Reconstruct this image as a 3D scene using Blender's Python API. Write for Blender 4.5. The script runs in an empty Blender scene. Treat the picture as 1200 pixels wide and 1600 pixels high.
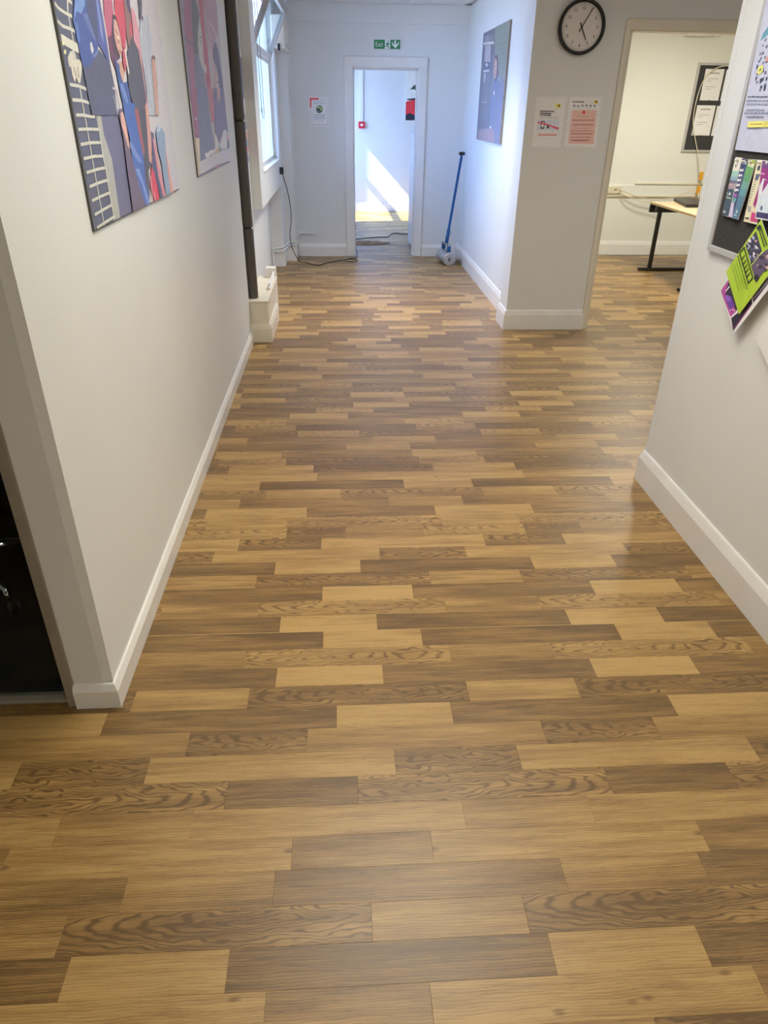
import bpy, bmesh, math, random, json
from mathutils import Vector, Matrix
C = bpy.context.scene.collection
SC = bpy.context.scene
R = math.radians

# ------------------------------------------------------------------ tuning values
EXPOSURE = 0.0
SKY_COL = (0.30, 0.465, 1.0, 1); SKY_STR = 17.5
SUN_STR = 32.0
LAMP_COL = (1.0, 0.955, 0.845)
LIGHTS = [(0.35, -0.6, 0.6, 0.6, 18, 'ceiling light panel over the near floor, first from the camera', LAMP_COL, 150), (0.35, 2.4, 1.2, 1.2, 25, 'large ceiling light panel over the corridor between the side walls', LAMP_COL, 150),
          (2.3, 4.0, 0.6, 0.6, 11, 'ceiling light panel over the side lobby on the right', LAMP_COL, 160), (3.6, 7.4, 0.6, 0.6, 66, 'ceiling light panel over the desk in the right room'),
          (0.45, 6.6, 0.6, 0.6, 27, 'added fill light panel over the corridor beside the window', (1.0, 0.93, 0.82), 105)]  # this last panel is an unseen fill lamp, added to brighten the corridor floor
GRAIN = 0.52
PLANK_COLS = [(0.140, 0.077, 0.024, 1), (0.310, 0.178, 0.055, 1), (0.490, 0.312, 0.108, 1)]
KP = [1.2, (1.0, 0.88, 0.66), (1.2, 1.1, 0.85), (2.0, 2.1, 2.5), 1.2]
# ------------------------------------------------------------------ camera
cam_d = bpy.data.cameras.new('camera')
cam = bpy.data.objects.new('camera', cam_d); C.objects.link(cam)
cam_d.sensor_fit = 'HORIZONTAL'; cam_d.sensor_width = 36.0
cam_d.lens = 1093.0 * 36.0 / 1200.0
cam_d.clip_start = 0.05
def cam_matrix(pitch, roll, yaw, loc):
    fwd = Vector((math.sin(yaw)*math.cos(pitch), math.cos(yaw)*math.cos(pitch), -math.sin(pitch)))
    right = Vector((math.cos(yaw), -math.sin(yaw), 0)); up = right.cross(fwd)
    c, s = math.cos(roll), math.sin(roll)
    r2 = c*right + s*up; u2 = -s*right + c*up
    m = Matrix((r2, u2, -fwd)).transposed().to_4x4(); m.translation = loc
    return m
cam.matrix_world = cam_matrix(R(29.9), R(0.78), R(3.585), Vector((0, 0, 1.6)))
SC.camera = cam
# ------------------------------------------------------------------ sky, sun, exposure
w = bpy.data.worlds.new('sky'); SC.world = w; w.use_nodes = True
bg = w.node_tree.nodes['Background']
bg.inputs[0].default_value = SKY_COL; bg.inputs[1].default_value = SKY_STR
sun_d = bpy.data.lights.new('sun', 'SUN'); sun = bpy.data.objects.new('sun', sun_d); C.objects.link(sun)
sun_d.energy = SUN_STR; sun_d.color = (1.0, 0.95, 0.86); sun_d.angle = R(0.6)
sun.rotation_euler = Vector((1.0, 0.12, -1.03)).to_track_quat('-Z', 'Y').to_euler()
def portal(loc, rot, sx, sy):
    d = bpy.data.lights.new('window_portal', 'AREA'); d.shape = 'RECTANGLE'; d.size = sx; d.size_y = sy
    d.cycles.is_portal = True
    o = bpy.data.objects.new('window_portal', d); C.objects.link(o); o.location = loc
    o.rotation_euler = rot
portal((-0.80, 7.575, 1.81), Vector((1, 0, 0)).to_track_quat('-Z', 'Y').to_euler(), 1.79, 1.38)
portal((-0.71, 12.93, 1.43), Vector((1, 0, 0)).to_track_quat('-Z', 'Y').to_euler(), 1.39, 1.66)
portal((3.09, 10.95, 1.575), Vector((-1, 0, 0)).to_track_quat('-Z', 'Y').to_euler(), 1.5, 1.65)  # portal of the added fill window
SC.view_settings.view_transform = 'Standard'; SC.view_settings.look = 'None'
SC.view_settings.gamma = 1.0; SC.view_settings.use_curve_mapping = False
SC.view_settings.exposure = EXPOSURE
SC.cycles.max_bounces = 10; SC.cycles.diffuse_bounces = 6; SC.cycles.sample_clamp_indirect = 6.0

# ------------------------------------------------------------------ materials
def mat(name, col, rough=0.5, metal=0.0, var=0.0, vscale=3.0, bump=0.0, bscale=200.0, spec=0.5, col2=None):
    m = bpy.data.materials.new(name); m.use_nodes = True
    nt = m.node_tree; b = nt.nodes['Principled BSDF']
    b.inputs['Roughness'].default_value = rough; b.inputs['Metallic'].default_value = metal
    b.inputs['Specular IOR Level'].default_value = spec
    b.inputs['Base Color'].default_value = (*col, 1)
    tc = nt.nodes.new('ShaderNodeTexCoord')
    if var > 0:
        n = nt.nodes.new('ShaderNodeTexNoise'); n.inputs['Scale'].default_value = vscale; n.inputs['Detail'].default_value = 5
        nt.links.new(tc.outputs['Object'], n.inputs['Vector'])
        mx = nt.nodes.new('ShaderNodeMix'); mx.data_type = 'RGBA'
        c2 = col2 if col2 else tuple(c*(1-var) for c in col)
        mx.inputs['A'].default_value = (*c2, 1); mx.inputs['B'].default_value = (*col, 1)
        rp = nt.nodes.new('ShaderNodeMapRange'); rp.inputs[1].default_value = 0.35; rp.inputs[2].default_value = 0.65
        nt.links.new(n.outputs[0], rp.inputs[0]); nt.links.new(rp.outputs[0], mx.inputs['Factor'])
        nt.links.new(mx.outputs['Result'], b.inputs['Base Color'])
    if bump > 0:
        n2 = nt.nodes.new('ShaderNodeTexNoise'); n2.inputs['Scale'].default_value = bscale
        nt.links.new(tc.outputs['Object'], n2.inputs['Vector'])
        bp = nt.nodes.new('ShaderNodeBump'); bp.inputs['Strength'].default_value = bump; bp.inputs['Distance'].default_value = 0.002
        nt.links.new(n2.outputs[0], bp.inputs['Height']); nt.links.new(bp.outputs[0], b.inputs['Normal'])
    return m
M = {}
M['wall'] = mat('wall_paint', (0.775, 0.795, 0.775), 0.42, var=0.035, vscale=1.3, bump=0.12, bscale=160, spec=0.4)
M['room'] = mat('cream_wall_paint', (0.80, 0.815, 0.755), 0.6, var=0.03, vscale=1.3)
M['trim'] = mat('gloss_trim_paint', (0.83, 0.82, 0.78), 0.28, var=0.05, vscale=6)
M['cream'] = mat('cream_gloss_paint', (0.78, 0.73, 0.60), 0.35, var=0.06, vscale=7)
M['ceil'] = mat('ceiling_tile', (0.82, 0.81, 0.78), 0.9, var=0.06, vscale=30, bump=0.4, bscale=120)
M['grid'] = mat('white_metal', (0.8, 0.8, 0.8), 0.4)
M['alu'] = mat('satin_aluminium', (0.56, 0.56, 0.54), 0.45, 0.25, var=0.08, vscale=20)
M['taupe'] = mat('taupe_powder_coat', (0.30, 0.265, 0.215), 0.45, var=0.12, vscale=8)
M['pipe'] = mat('grey_brown_plastic', (0.095, 0.085, 0.078), 0.35, var=0.12, vscale=14)
M['white'] = mat('white_plastic', (0.82, 0.82, 0.80), 0.35, var=0.02, vscale=9)
M['ivory'] = mat('ivory_plastic', (0.74, 0.68, 0.50), 0.45, var=0.05, vscale=8)
M['black'] = mat('black_plastic', (0.018, 0.018, 0.02), 0.4, var=0.2, vscale=30)
M['blackm'] = mat('black_powder_coat', (0.02, 0.019, 0.018), 0.35, var=0.2, vscale=40)
M['carpet'] = mat('black_carpet', (0.030, 0.030, 0.029), 0.95, var=0.5, vscale=180, bump=0.6, bscale=500, spec=0.1)
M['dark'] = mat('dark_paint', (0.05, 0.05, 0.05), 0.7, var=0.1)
M['chrome'] = mat('chrome', (0.85, 0.85, 0.85), 0.08, 1.0, var=0.03, vscale=20)
M['steel'] = mat('ground_steel', (0.56, 0.57, 0.58), 0.36, 0.8, var=0.1, vscale=25)
M['blue'] = mat('blue_enamel', (0.005, 0.085, 0.26), 0.3, var=0.1, vscale=15)
M['edge_shadow'] = mat('board_edge_shadow_grey', (0.10, 0.10, 0.10), 0.7, var=0.2, vscale=30)  # shadow line along the left wall prints, put into their board colour
M['wheel'] = mat('olive_rubber', (0.16, 0.15, 0.10), 0.6, var=0.2, vscale=30)
M['cord'] = mat('dark_cord', (0.02, 0.035, 0.05), 0.5, var=0.1, vscale=20)
M['felt'] = mat('grey_felt', (0.07, 0.068, 0.068), 0.95, var=0.25, vscale=90, bump=0.5, bscale=600, spec=0.1)
M['paper'] = mat('white_paper', (0.84, 0.84, 0.83), 0.6, var=0.03, vscale=20)
M['oak'] = mat('pale_oak_laminate', (0.72, 0.55, 0.33), 0.45, var=0.08, vscale=12)
M['red'] = mat('red_plastic', (0.62, 0.03, 0.05), 0.4, var=0.05)
M['orange'] = mat('orange_tag_plastic', (0.85, 0.42, 0.03), 0.45, var=0.05)
M['kraft'] = mat('brown_paper', (0.42, 0.22, 0.10), 0.8, var=0.35, vscale=14)
M['dial'] = mat('cream_dial', (0.80, 0.76, 0.72), 0.5, var=0.02)
M['clockblack'] = mat('gloss_black', (0.012, 0.012, 0.014), 0.25, var=0.1)
M['bluewhite'] = mat('white_laminate', (0.80, 0.82, 0.86), 0.35, var=0.02)
M['metalframe'] = mat('grey_window_frame', (0.36, 0.33, 0.29), 0.5, var=0.08)
M['ground'] = mat('outdoor_paving', (0.35, 0.34, 0.32), 0.9, var=0.2)
M['gold'] = mat('seam_bead', (0.62, 0.42, 0.17), 0.5, var=0.1, vscale=30)
def glass_mat(name='clear_glass'):
    m = bpy.data.materials.new(name); m.use_nodes = True; nt = m.node_tree
    for n in list(nt.nodes): nt.nodes.remove(n)
    o = nt.nodes.new('ShaderNodeOutputMaterial'); t = nt.nodes.new('ShaderNodeBsdfTransparent'); g = nt.nodes.new('ShaderNodeBsdfGlossy')
    t.inputs[0].default_value = (0.90, 0.95, 0.95, 1); g.inputs['Roughness'].default_value = 0.02
    f = nt.nodes.new('ShaderNodeFresnel'); f.inputs[0].default_value = 1.3
    mx = nt.nodes.new('ShaderNodeMixShader')
    k = nt.nodes.new('ShaderNodeMath'); k.operation = 'MULTIPLY'; k.inputs[1].default_value = 0.3
    nt.links.new(f.outputs[0], k.inputs[0]); nt.links.new(k.outputs[0], mx.inputs[0]); nt.links.new(t.outputs[0], mx.inputs[1]); nt.links.new(g.outputs[0], mx.inputs[2])
    nt.links.new(mx.outputs[0], o.inputs[0]); return m
M['glass'] = glass_mat()
def print_mat():
    m = bpy.data.materials.new('printed_surface'); m.use_nodes = True; nt = m.node_tree; b = nt.nodes['Principled BSDF']
    a = nt.nodes.new('ShaderNodeAttribute'); a.attribute_name = 'ink'
    n = nt.nodes.new('ShaderNodeTexNoise'); n.inputs['Scale'].default_value = 45; n.inputs['Detail'].default_value = 6; n.inputs['Roughness'].default_value = 0.65
    tc = nt.nodes.new('ShaderNodeTexCoord'); nt.links.new(tc.outputs['Object'], n.inputs['Vector'])
    mr = nt.nodes.new('ShaderNodeMapRange'); mr.inputs[3].default_value = 0.80; mr.inputs[4].default_value = 1.20
    nt.links.new(n.outputs[0], mr.inputs[0])
    mx = nt.nodes.new('ShaderNodeVectorMath'); mx.operation = 'SCALE'
    nt.links.new(a.outputs['Color'], mx.inputs[0]); nt.links.new(mr.outputs[0], mx.inputs['Scale'])
    nt.links.new(mx.outputs[0], b.inputs['Base Color']); b.inputs['Roughness'].default_value = 0.45
    return m
M['print'] = print_mat()
def emit_mat(name, col, s):
    m = bpy.data.materials.new(name); m.use_nodes = True; b = m.node_tree.nodes['Principled BSDF']
    b.inputs['Base Color'].default_value = (0.8, 0.8, 0.8, 1); b.inputs['Emission Color'].default_value = (*col, 1); b.inputs['Emission Strength'].default_value = s
    return m
M['lamp'] = emit_mat('lamp_diffuser', (1.0, 0.93, 0.80), 3.0)

def plank_mat():
    m = bpy.data.materials.new('oak_strip_vinyl'); m.use_nodes = True; nt = m.node_tree; L = nt.links; b = nt.nodes['Principled BSDF']
    def N(t, **k):
        n = nt.nodes.new(t)
        for a, v in k.items(): setattr(n, a, v)
        return n
    def math_(op, a, bb=None, c=None):
        n = N('ShaderNodeMath', operation=op)
        for i, v in enumerate((a, bb, c)):
            if v is None: continue
            if isinstance(v, (int, float)): n.inputs[i].default_value = v
            else: L.new(v, n.inputs[i])
        return n.outputs[0]
    at = N('ShaderNodeAttribute', attribute_name='pk'); sp = N('ShaderNodeSeparateColor'); L.new(at.outputs['Color'], sp.inputs[0])
    tone, seed, kind = sp.outputs[0], sp.outputs[1], sp.outputs[2]
    uv = N('ShaderNodeUVMap', uv_map='UVMap'); sx = N('ShaderNodeSeparateXYZ'); L.new(uv.outputs[0], sx.inputs[0])
    U, V = sx.outputs[0], sx.outputs[1]
    so = math_('MULTIPLY', seed, 37.0)
    def noise(us, vs, det, off=0.0, rough=0.55):
        cb = N('ShaderNodeCombineXYZ'); L.new(math_('ADD', math_('MULTIPLY', U, us), so), cb.inputs[0])
        L.new(math_('MULTIPLY', V, vs), cb.inputs[1]); L.new(math_('ADD', so, off), cb.inputs[2])
        n = N('ShaderNodeTexNoise'); n.inputs['Scale'].default_value = 1.0; n.inputs['Detail'].default_value = det; n.inputs['Roughness'].default_value = rough
        L.new(cb.outputs[0], n.inputs['Vector']); return n.outputs[0]
    fine = noise(14, 420, 3, 1.0); mid = noise(4, 70, 3, 5.0); broad = noise(2.2, 16, 2, 9.0); warp = noise(6.0, 22, 2, 13.0); pores = noise(45, 900, 2, 3.0)
    # cathedral contours
    cu = math_('MULTIPLY', math_('ADD', U, math_('MULTIPLY', math_('SUBTRACT', seed, 0.5), 0.35)), 0.12)
    cv = math_('ADD', math_('ADD', V, math_('MULTIPLY', math_('SUBTRACT', warp, 0.5), 0.075)), math_('MULTIPLY', math_('SUBTRACT', seed, 0.6), 0.030))
    d = math_('SQRT', math_('ADD', math_('MULTIPLY', cu, cu), math_('MULTIPLY', cv, cv)))
    ring = math_('SINE', math_('ADD', math_('MULTIPLY', d, 880.0), math_('ADD', math_('MULTIPLY', warp, 7.0), math_('MULTIPLY', mid, 3.5))))
    ring = math_('MULTIPLY', math_('POWER', math_('ADD', math_('MULTIPLY', ring, 0.5), 0.5), 4.0), math_('MULTIPLY', math_('ADD', broad, math_('MULTIPLY', fine, 0.6)), 1.5))
    st = math_('SINE', math_('ADD', math_('MULTIPLY', V, 1000.0), math_('ADD', math_('MULTIPLY', warp, 20.0), math_('MULTIPLY', mid, 5.0))))
    st = math_('MULTIPLY', math_('POWER', math_('ADD', math_('MULTIPLY', st, 0.5), 0.5), 3.0), math_('MULTIPLY', math_('ADD', broad, math_('MULTIPLY', fine, 0.6)), 1.2))
    isc = math_('LESS_THAN', math_('ABSOLUTE', math_('SUBTRACT', kind, 0.5)), 0.2)
    pat = math_('ADD', math_('MULTIPLY', ring, isc), math_('MULTIPLY', math_('MULTIPLY', st, 0.55), math_('SUBTRACT', 1.0, isc)))
    # knots
    vo = N('ShaderNodeTexVoronoi'); vo.inputs['Scale'].default_value = 1.0
    cb = N('ShaderNodeCombineXYZ'); L.new(math_('ADD', math_('MULTIPLY', U, 7.0), so), cb.inputs[0]); L.new(math_('MULTIPLY', V, 14.0), cb.inputs[1]); L.new(so, cb.inputs[2])
    L.new(cb.outputs[0], vo.inputs['Vector'])
    kn = N('ShaderNodeMapRange'); kn.inputs[1].default_value = 0.03; kn.inputs[2].default_value = 0.13; kn.inputs[3].default_value = 1.0; kn.inputs[4].default_value = 0.0
    L.new(vo.outputs[0], kn.inputs[0])
    knot = math_('MULTIPLY', kn.outputs[0], math_('GREATER_THAN', kind, 0.7))
    val = math_('ADD', tone, math_('MULTIPLY', math_('SUBTRACT', broad, 0.5), 1.15))
    val = math_('ADD', val, math_('MULTIPLY', math_('SUBTRACT', mid, 0.5), 1.0))
    val = math_('ADD', val, math_('MULTIPLY', math_('SUBTRACT', fine, 0.5), 0.85))
    val = math_('SUBTRACT', val, math_('MULTIPLY', pat, GRAIN))
    val = math_('SUBTRACT', val, math_('MULTIPLY', knot, 0.6))
    val = math_('SUBTRACT', val, math_('MULTIPLY', math_('GREATER_THAN', pores, 0.60), 0.20))
    val = math_('ADD', val, 0.10)
    cr = N('ShaderNodeValToRGB'); e = cr.color_ramp.elements
    e[0].position = 0.0; e[0].color = PLANK_COLS[0]; e[1].position = 1.0; e[1].color = PLANK_COLS[2]
    k = e.new(0.5); k.color = PLANK_COLS[1]
    L.new(val, cr.inputs[0]); L.new(cr.outputs[0], b.inputs['Base Color'])
    b.inputs['Roughness'].default_value = 0.40; b.inputs['Coat Weight'].default_value = 0.32; b.inputs['Coat Roughness'].default_value = 0.40; b.inputs['Coat IOR'].default_value = 1.5
    rr = math_('ADD', 0.34, math_('MULTIPLY', fine, 0.12)); L.new(rr, b.inputs['Roughness'])
    bp = N('ShaderNodeBump'); bp.inputs['Strength'].default_value = 0.10; bp.inputs['Distance'].default_value = 0.0006
    L.new(fine, bp.inputs['Height']); L.new(bp.outputs[0], b.inputs['Normal'])
    return m
M['plank'] = plank_mat()

# ------------------------------------------------------------------ mesh helpers
def finish(name, bm, m, parent=None, smooth=False, loc=None):
    me = bpy.data.meshes.new(name)
    bmesh.ops.recalc_face_normals(bm, faces=bm.faces)
    bm.to_mesh(me); bm.free()
    if smooth:
        for p in me.polygons: p.use_smooth = True
    if m: me.materials.append(m)
    o = bpy.data.objects.new(name, me); C.objects.link(o)
    if parent:
        o.parent = parent; o.matrix_parent_inverse = parent.matrix_world.inverted() if False else Matrix.Translation(-parent.location)
    return o
def box_into(bm, lo, hi, bev=0.0, seg=2):
    vs = [bm.verts.new((x, y, z)) for x in (lo[0], hi[0]) for y in (lo[1], hi[1]) for z in (lo[2], hi[2])]
    fs = [(0, 1, 3, 2), (4, 6, 7, 5), (0, 4, 5, 1), (2, 3, 7, 6), (0, 2, 6, 4), (1, 5, 7, 3)]
    faces = [bm.faces.new([vs[i] for i in f]) for f in fs]
    if bev > 0:
        ed = set(e for f in faces for e in f.edges)
        bmesh.ops.bevel(bm, geom=list(ed), offset=bev, segments=seg, affect='EDGES', profile=0.5)
def box(name, lo, hi, m, parent=None, bev=0.0, seg=2):
    bm = bmesh.new(); box_into(bm, lo, hi, bev, seg); return finish(name, bm, m, parent)
def boxes(name, lst, m, parent=None, bev=0.0):
    bm = bmesh.new()
    for lo, hi in lst: box_into(bm, lo, hi, bev)
    return finish(name, bm, m, parent)
def prism_z(name, pts, z0, z1, m, parent=None, bev=0.0):
    bm = bmesh.new(); a = [bm.verts.new((x, y, z0)) for x, y in pts]; b = [bm.verts.new((x, y, z1)) for x, y in pts]
    bm.faces.new(a); bm.faces.new(b[::-1]); n = len(pts)
    for i in range(n): bm.faces.new((a[i], a[(i+1) % n], b[(i+1) % n], b[i]))
    if bev: bmesh.ops.bevel(bm, geom=list(bm.edges), offset=bev, segments=2, affect='EDGES', profile=0.5)
    return finish(name, bm, m, parent)
def tube_into(bm, pts, r, n=10, caps=True):
    pts = [Vector(p) for p in pts]; rs = r if isinstance(r, (list, tuple)) else [r]*len(pts)
    rings = []; prev = None
    for i, p in enumerate(pts):
        t = (pts[min(i+1, len(pts)-1)] - pts[max(i-1, 0)]).normalized()
        ref = prev if prev is not None else (Vector((0, 0, 1)) if abs(t.z) < 0.9 else Vector((1, 0, 0)))
        u = (ref - t*ref.dot(t)).normalized(); v = t.cross(u); prev = u
        rings.append([bm.verts.new(p + (u*math.cos(2*math.pi*k/n) + v*math.sin(2*math.pi*k/n))*rs[i]) for k in range(n)])
    for a, b in zip(rings[:-1], rings[1:]):
        for k in range(n): bm.faces.new((a[k], a[(k+1) % n], b[(k+1) % n], b[k]))
    if caps: bm.faces.new(rings[0][::-1]); bm.faces.new(rings[-1])
def tube(name, pts, r, m, parent=None, n=10):
    bm = bmesh.new(); tube_into(bm, pts, r, n); return finish(name, bm, m, parent, smooth=True)
def spline(pts, k=6):
    P = [Vector(p) for p in pts]; out = []
    for i in range(len(P)-1):
        p0, p1, p2, p3 = P[max(i-1, 0)], P[i], P[i+1], P[min(i+2, len(P)-1)]
        for j in range(k):
            t = j/k
            out.append(0.5*((2*p1) + (p2-p0)*t + (2*p0-5*p1+4*p2-p3)*t*t + (3*p1-p0-3*p2+p3)*t*t*t))
    out.append(P[-1]); return out
def lathe_into(bm, prof, axis_o, axis_d, n=32):
    # prof: (r, h) along the axis
    d = Vector(axis_d).normalized(); ref = Vector((0, 0, 1)) if abs(d.z) < 0.9 else Vector((1, 0, 0))
    u = (ref - d*ref.dot(d)).normalized(); v = d.cross(u); o = Vector(axis_o); rings = []
    for r, h in prof:
        if r < 1e-6: rings.append([bm.verts.new(o + d*h)])
        else: rings.append([bm.verts.new(o + d*h + (u*math.cos(2*math.pi*k/n) + v*math.sin(2*math.pi*k/n))*r) for k in range(n)])
    for a, b in zip(rings[:-1], rings[1:]):
        for k in range(n):
            x, y = a[k % len(a)], a[(k+1) % len(a)]; p, q = b[(k+1) % len(b)], b[k % len(b)]
            f = []
            for vv in (x, y, p, q):
                if vv not in f: f.append(vv)
            if len(f) > 2: bm.faces.new(f)
def lathe(name, prof, o, d, m, parent=None, n=32, smooth=True):
    bm = bmesh.new(); lathe_into(bm, prof, o, d, n); return finish(name, bm, m, parent, smooth)
def thing(name, label, cat, loc=(0, 0, 0), group=None):
    o = bpy.data.objects.new(name, None); C.objects.link(o); o.location = loc; o.empty_display_size = 0.05
    o['label'] = label; o['category'] = cat
    if group: o['group'] = group
    return o
def tag(o, label, cat, group=None):
    o['label'] = label; o['category'] = cat
    if group: o['group'] = group
    return o
def struct(o): o['kind'] = 'structure'; return o
def wall(name, lst, m='wall'):
    return struct(boxes(name, lst, M[m]))
def skirt(name, path, h=0.16, t=0.020, m='trim'):
    """moulded skirting: profile swept along a floor path; room side is to the left of the path direction"""
    prof = [(0, 0), (t, 0), (t, h*0.74), (t*0.86, h*0.80), (t*0.42, h*0.97), (t*0.25, h), (0, h)]
    P = [Vector((x, y, 0)) for x, y in path]; bm = bmesh.new(); rings = []
    for i, p in enumerate(P):
        d1 = (P[i]-P[i-1]).normalized() if i else None; d2 = (P[i+1]-P[i]).normalized() if i < len(P)-1 else None
        if d1 is None: d1 = d2
        if d2 is None: d2 = d1
        n1 = Vector((-d1.y, d1.x, 0)); n2 = Vector((-d2.y, d2.x, 0)); nn = (n1+n2); nn = nn/max(1e-6, nn.dot(n1))
        rings.append([bm.verts.new(p + nn*a + Vector((0, 0, b))) for a, b in prof])
    k = len(prof)
    for a, b in zip(rings[:-1], rings[1:]):
        for i in range(k): bm.faces.new((a[i], a[(i+1) % k], b[(i+1) % k], b[i]))
    bm.faces.new(rings[0][::-1]); bm.faces.new(rings[-1])
    return struct(finish(name, bm, M[m]))

# flat printed artwork: thin inked shapes laid over each other on the board
def lin(h):
    v = [int(h[i:i+2], 16)/255 for i in (0, 2, 4)]
    return [c/12.92 if c <= 0.04045 else ((c+0.055)/1.055)**2.4 for c in v]
def clip_poly(pts, x0, x1, y0, y1):
    def cl(ps, f, g):
        out = []
        for i in range(len(ps)):
            a, b = ps[i-1], ps[i]; fa, fb = f(a), f(b)
            if fa >= 0:
                if fb < 0: out.append(g(a, b, fa/(fa-fb)))
                else: out.append(b)
            elif fb >= 0: out.append(g(a, b, fa/(fa-fb))); out.append(b)
        return out
    g = lambda a, b, t: (a[0]+(b[0]-a[0])*t, a[1]+(b[1]-a[1])*t)
    for f in (lambda p: p[0]-x0, lambda p: x1-p[0], lambda p: p[1]-y0, lambda p: y1-p[1]):
        pts = cl(pts, f, g)
        if len(pts) < 3: return []
    return pts
def clip_convex(pts, hull):
    # clip polygon to a convex outline given counter-clockwise or clockwise
    area = sum(hull[i-1][0]*hull[i][1]-hull[i][0]*hull[i-1][1] for i in range(len(hull)))
    h = hull if area > 0 else hull[::-1]
    for i in range(len(h)):
        a, b = h[i-1], h[i]; out = []
        f = lambda p: (b[0]-a[0])*(p[1]-a[1]) - (b[1]-a[1])*(p[0]-a[0])
        for j in range(len(pts)):
            p, q = pts[j-1], pts[j]; fp, fq = f(p), f(q)
            if (fp >= 0) != (fq >= 0):
                t = fp/(fp-fq); out.append((p[0]+(q[0]-p[0])*t, p[1]+(q[1]-p[1])*t))
            if fq >= 0: out.append(q)
        pts = out
        if len(pts) < 3: return []
    return pts
def inked(name, key, to3, nrm, k, rect=None, hull=None, parent=None, step=0.00004, extra=()):
    kk = k if isinstance(k, tuple) else (k, k, k)
    V, F, col = [], [], []; n = Vector(nrm); li = 0
    for c, pts in list(PRINTS[key]) + list(extra):
        pts = [(p[0]/1000, p[1]/1000) for p in pts]
        if rect: pts = clip_poly(pts, *rect)
        if hull and len(pts) > 2: pts = clip_convex(pts, hull)
        if len(pts) < 3: continue
        li += 1; i0 = len(V)
        V += [tuple(Vector(to3(a, b)) + n*(step*li)) for a, b in pts]
        F.append(tuple(range(i0, len(V)))); l = lin(c)
        col.append([min(0.88, max(0.004, l[j]*kk[j])) for j in range(3)])
    return paint_mesh(name, V, F, col, n, parent)
def paint_mesh(name, V, F, col, n, parent):
    me = bpy.data.meshes.new(name); me.from_pydata(V, [], F)
    at = me.color_attributes.new('ink', 'FLOAT_COLOR', 'CORNER')
    for p, c in zip(me.polygons, col):
        for li in p.loop_indices: at.data[li].color = (*c, 1)
    flip = [p.index for p in me.polygons if p.normal.dot(n) < 0]
    me.materials.append(M['print'])
    if flip:
        bm = bmesh.new(); bm.from_mesh(me); bm.faces.ensure_lookup_table()
        bmesh.ops.reverse_faces(bm, faces=[bm.faces[i] for i in flip]); bm.to_mesh(me); bm.free()
    o = bpy.data.objects.new(name, me); C.objects.link(o)
    if parent: o.parent = parent; o.matrix_parent_inverse = Matrix.Translation(-parent.location)
    return o
def lettering(name, items, m, parent):
    """items: (text, size, origin, right, up)"""
    V, F = [], []
    for s, size, o, r, u in items:
        cu = bpy.data.curves.new('letters', 'FONT'); cu.body = s; cu.size = size; cu.align_x = 'CENTER'; cu.align_y = 'CENTER'; cu.resolution_u = 3
        ob = bpy.data.objects.new('letters', cu); C.objects.link(ob)
        dg = bpy.context.evaluated_depsgraph_get(); me = bpy.data.meshes.new_from_object(ob.evaluated_get(dg))
        i0 = len(V); o, r, u = Vector(o), Vector(r), Vector(u)
        V += [tuple(o + r*v.co.x + u*v.co.y) for v in me.vertices]; F += [tuple(i0+i for i in p.vertices) for p in me.polygons]
        bpy.data.objects.remove(ob); bpy.data.curves.remove(cu); bpy.data.meshes.remove(me)
    me = bpy.data.meshes.new(name); me.from_pydata(V, [], F); me.materials.append(m)
    ob = bpy.data.objects.new(name, me); C.objects.link(ob)
    if parent: ob.parent = parent; ob.matrix_parent_inverse = Matrix.Translation(-parent.location)
    return ob

# ================================================================== THE SETTING
CZ = 2.59
# ---- floor: vinyl printed in oak strips, each strip its own piece
floor = struct(boxes('floor', [((-2.7, -2.6, -0.10), (6.7, 13.9, -0.004))], M['dark']))
P, H = 1.046, 0.0892
ROWS = {-3: [(0.18, 0.6, 's'), (0.609, 0.15, 'c')], -2: [(0.159, 0.75, 'k'), (0.862, 0.5, 's')], -1: [(0.435, 0.85, 's'), (0.775, 0.15, 's')], 0: [(0.042, 0.65, 's'), (0.397, 0.4, 'c')], 1: [(0.511, 0.55, 's'), (0.86, 0.35, 's')], 2: [(0.201, 0.75, 'k'), (0.897, 0.45, 's')], 3: [(0.295, 0.55, 's'), (0.635, 0.7, 's')], 4: [(0.019, 0.5, 'c'), (0.711, 0.2, 's')], 5: [(0.126, 0.3, 'c'), (0.482, 0.75, 'k')], 6: [(0.576, 0.3, 'c'), (0.921, 0.55, 's')], 7: [(0.313, 0.2, 's'), (1.007, 0.9, 's')], 8: [(0.377, 0.65, 's'), (0.731, 0.25, 'c')], 9: [(0.111, 0.2, 's'), (0.811, 0.9, 's')], 10: [(0.344, 0.5, 's'), (0.7, 0.65, 'c')], 11: [(0.257, 0.15, 's'), (0.959, 0.9, 's')], 12: [(0.104, 0.15, 's'), (0.804, 0.9, 's')], 13: [(0.364, 0.5, 's'), (0.718, 0.65, 'c')], 14: [(0.25, 0.2, 's'), (0.951, 0.9, 's')], 15: [(0.327, 0.65, 's'), (0.691, 0.25, 'c')], 16: [(0.054, 0.2, 's'), (0.758, 0.85, 's')], 17: [(0.136, 0.35, 'c'), (0.498, 0.65, 's')], 18: [(0.591, 0.3, 'c'), (0.939, 0.8, 's')], 19: [(0.339, 0.7, 'c'), (0.787, 0.25, 'c'), (1.043, 0.45, 's')], 20: [(0.429, 0.7, 's'), (0.779, 0.55, 'c')], 21: [(0.411, 0.75, 'k'), (0.866, 0.3, 's')]}
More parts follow.
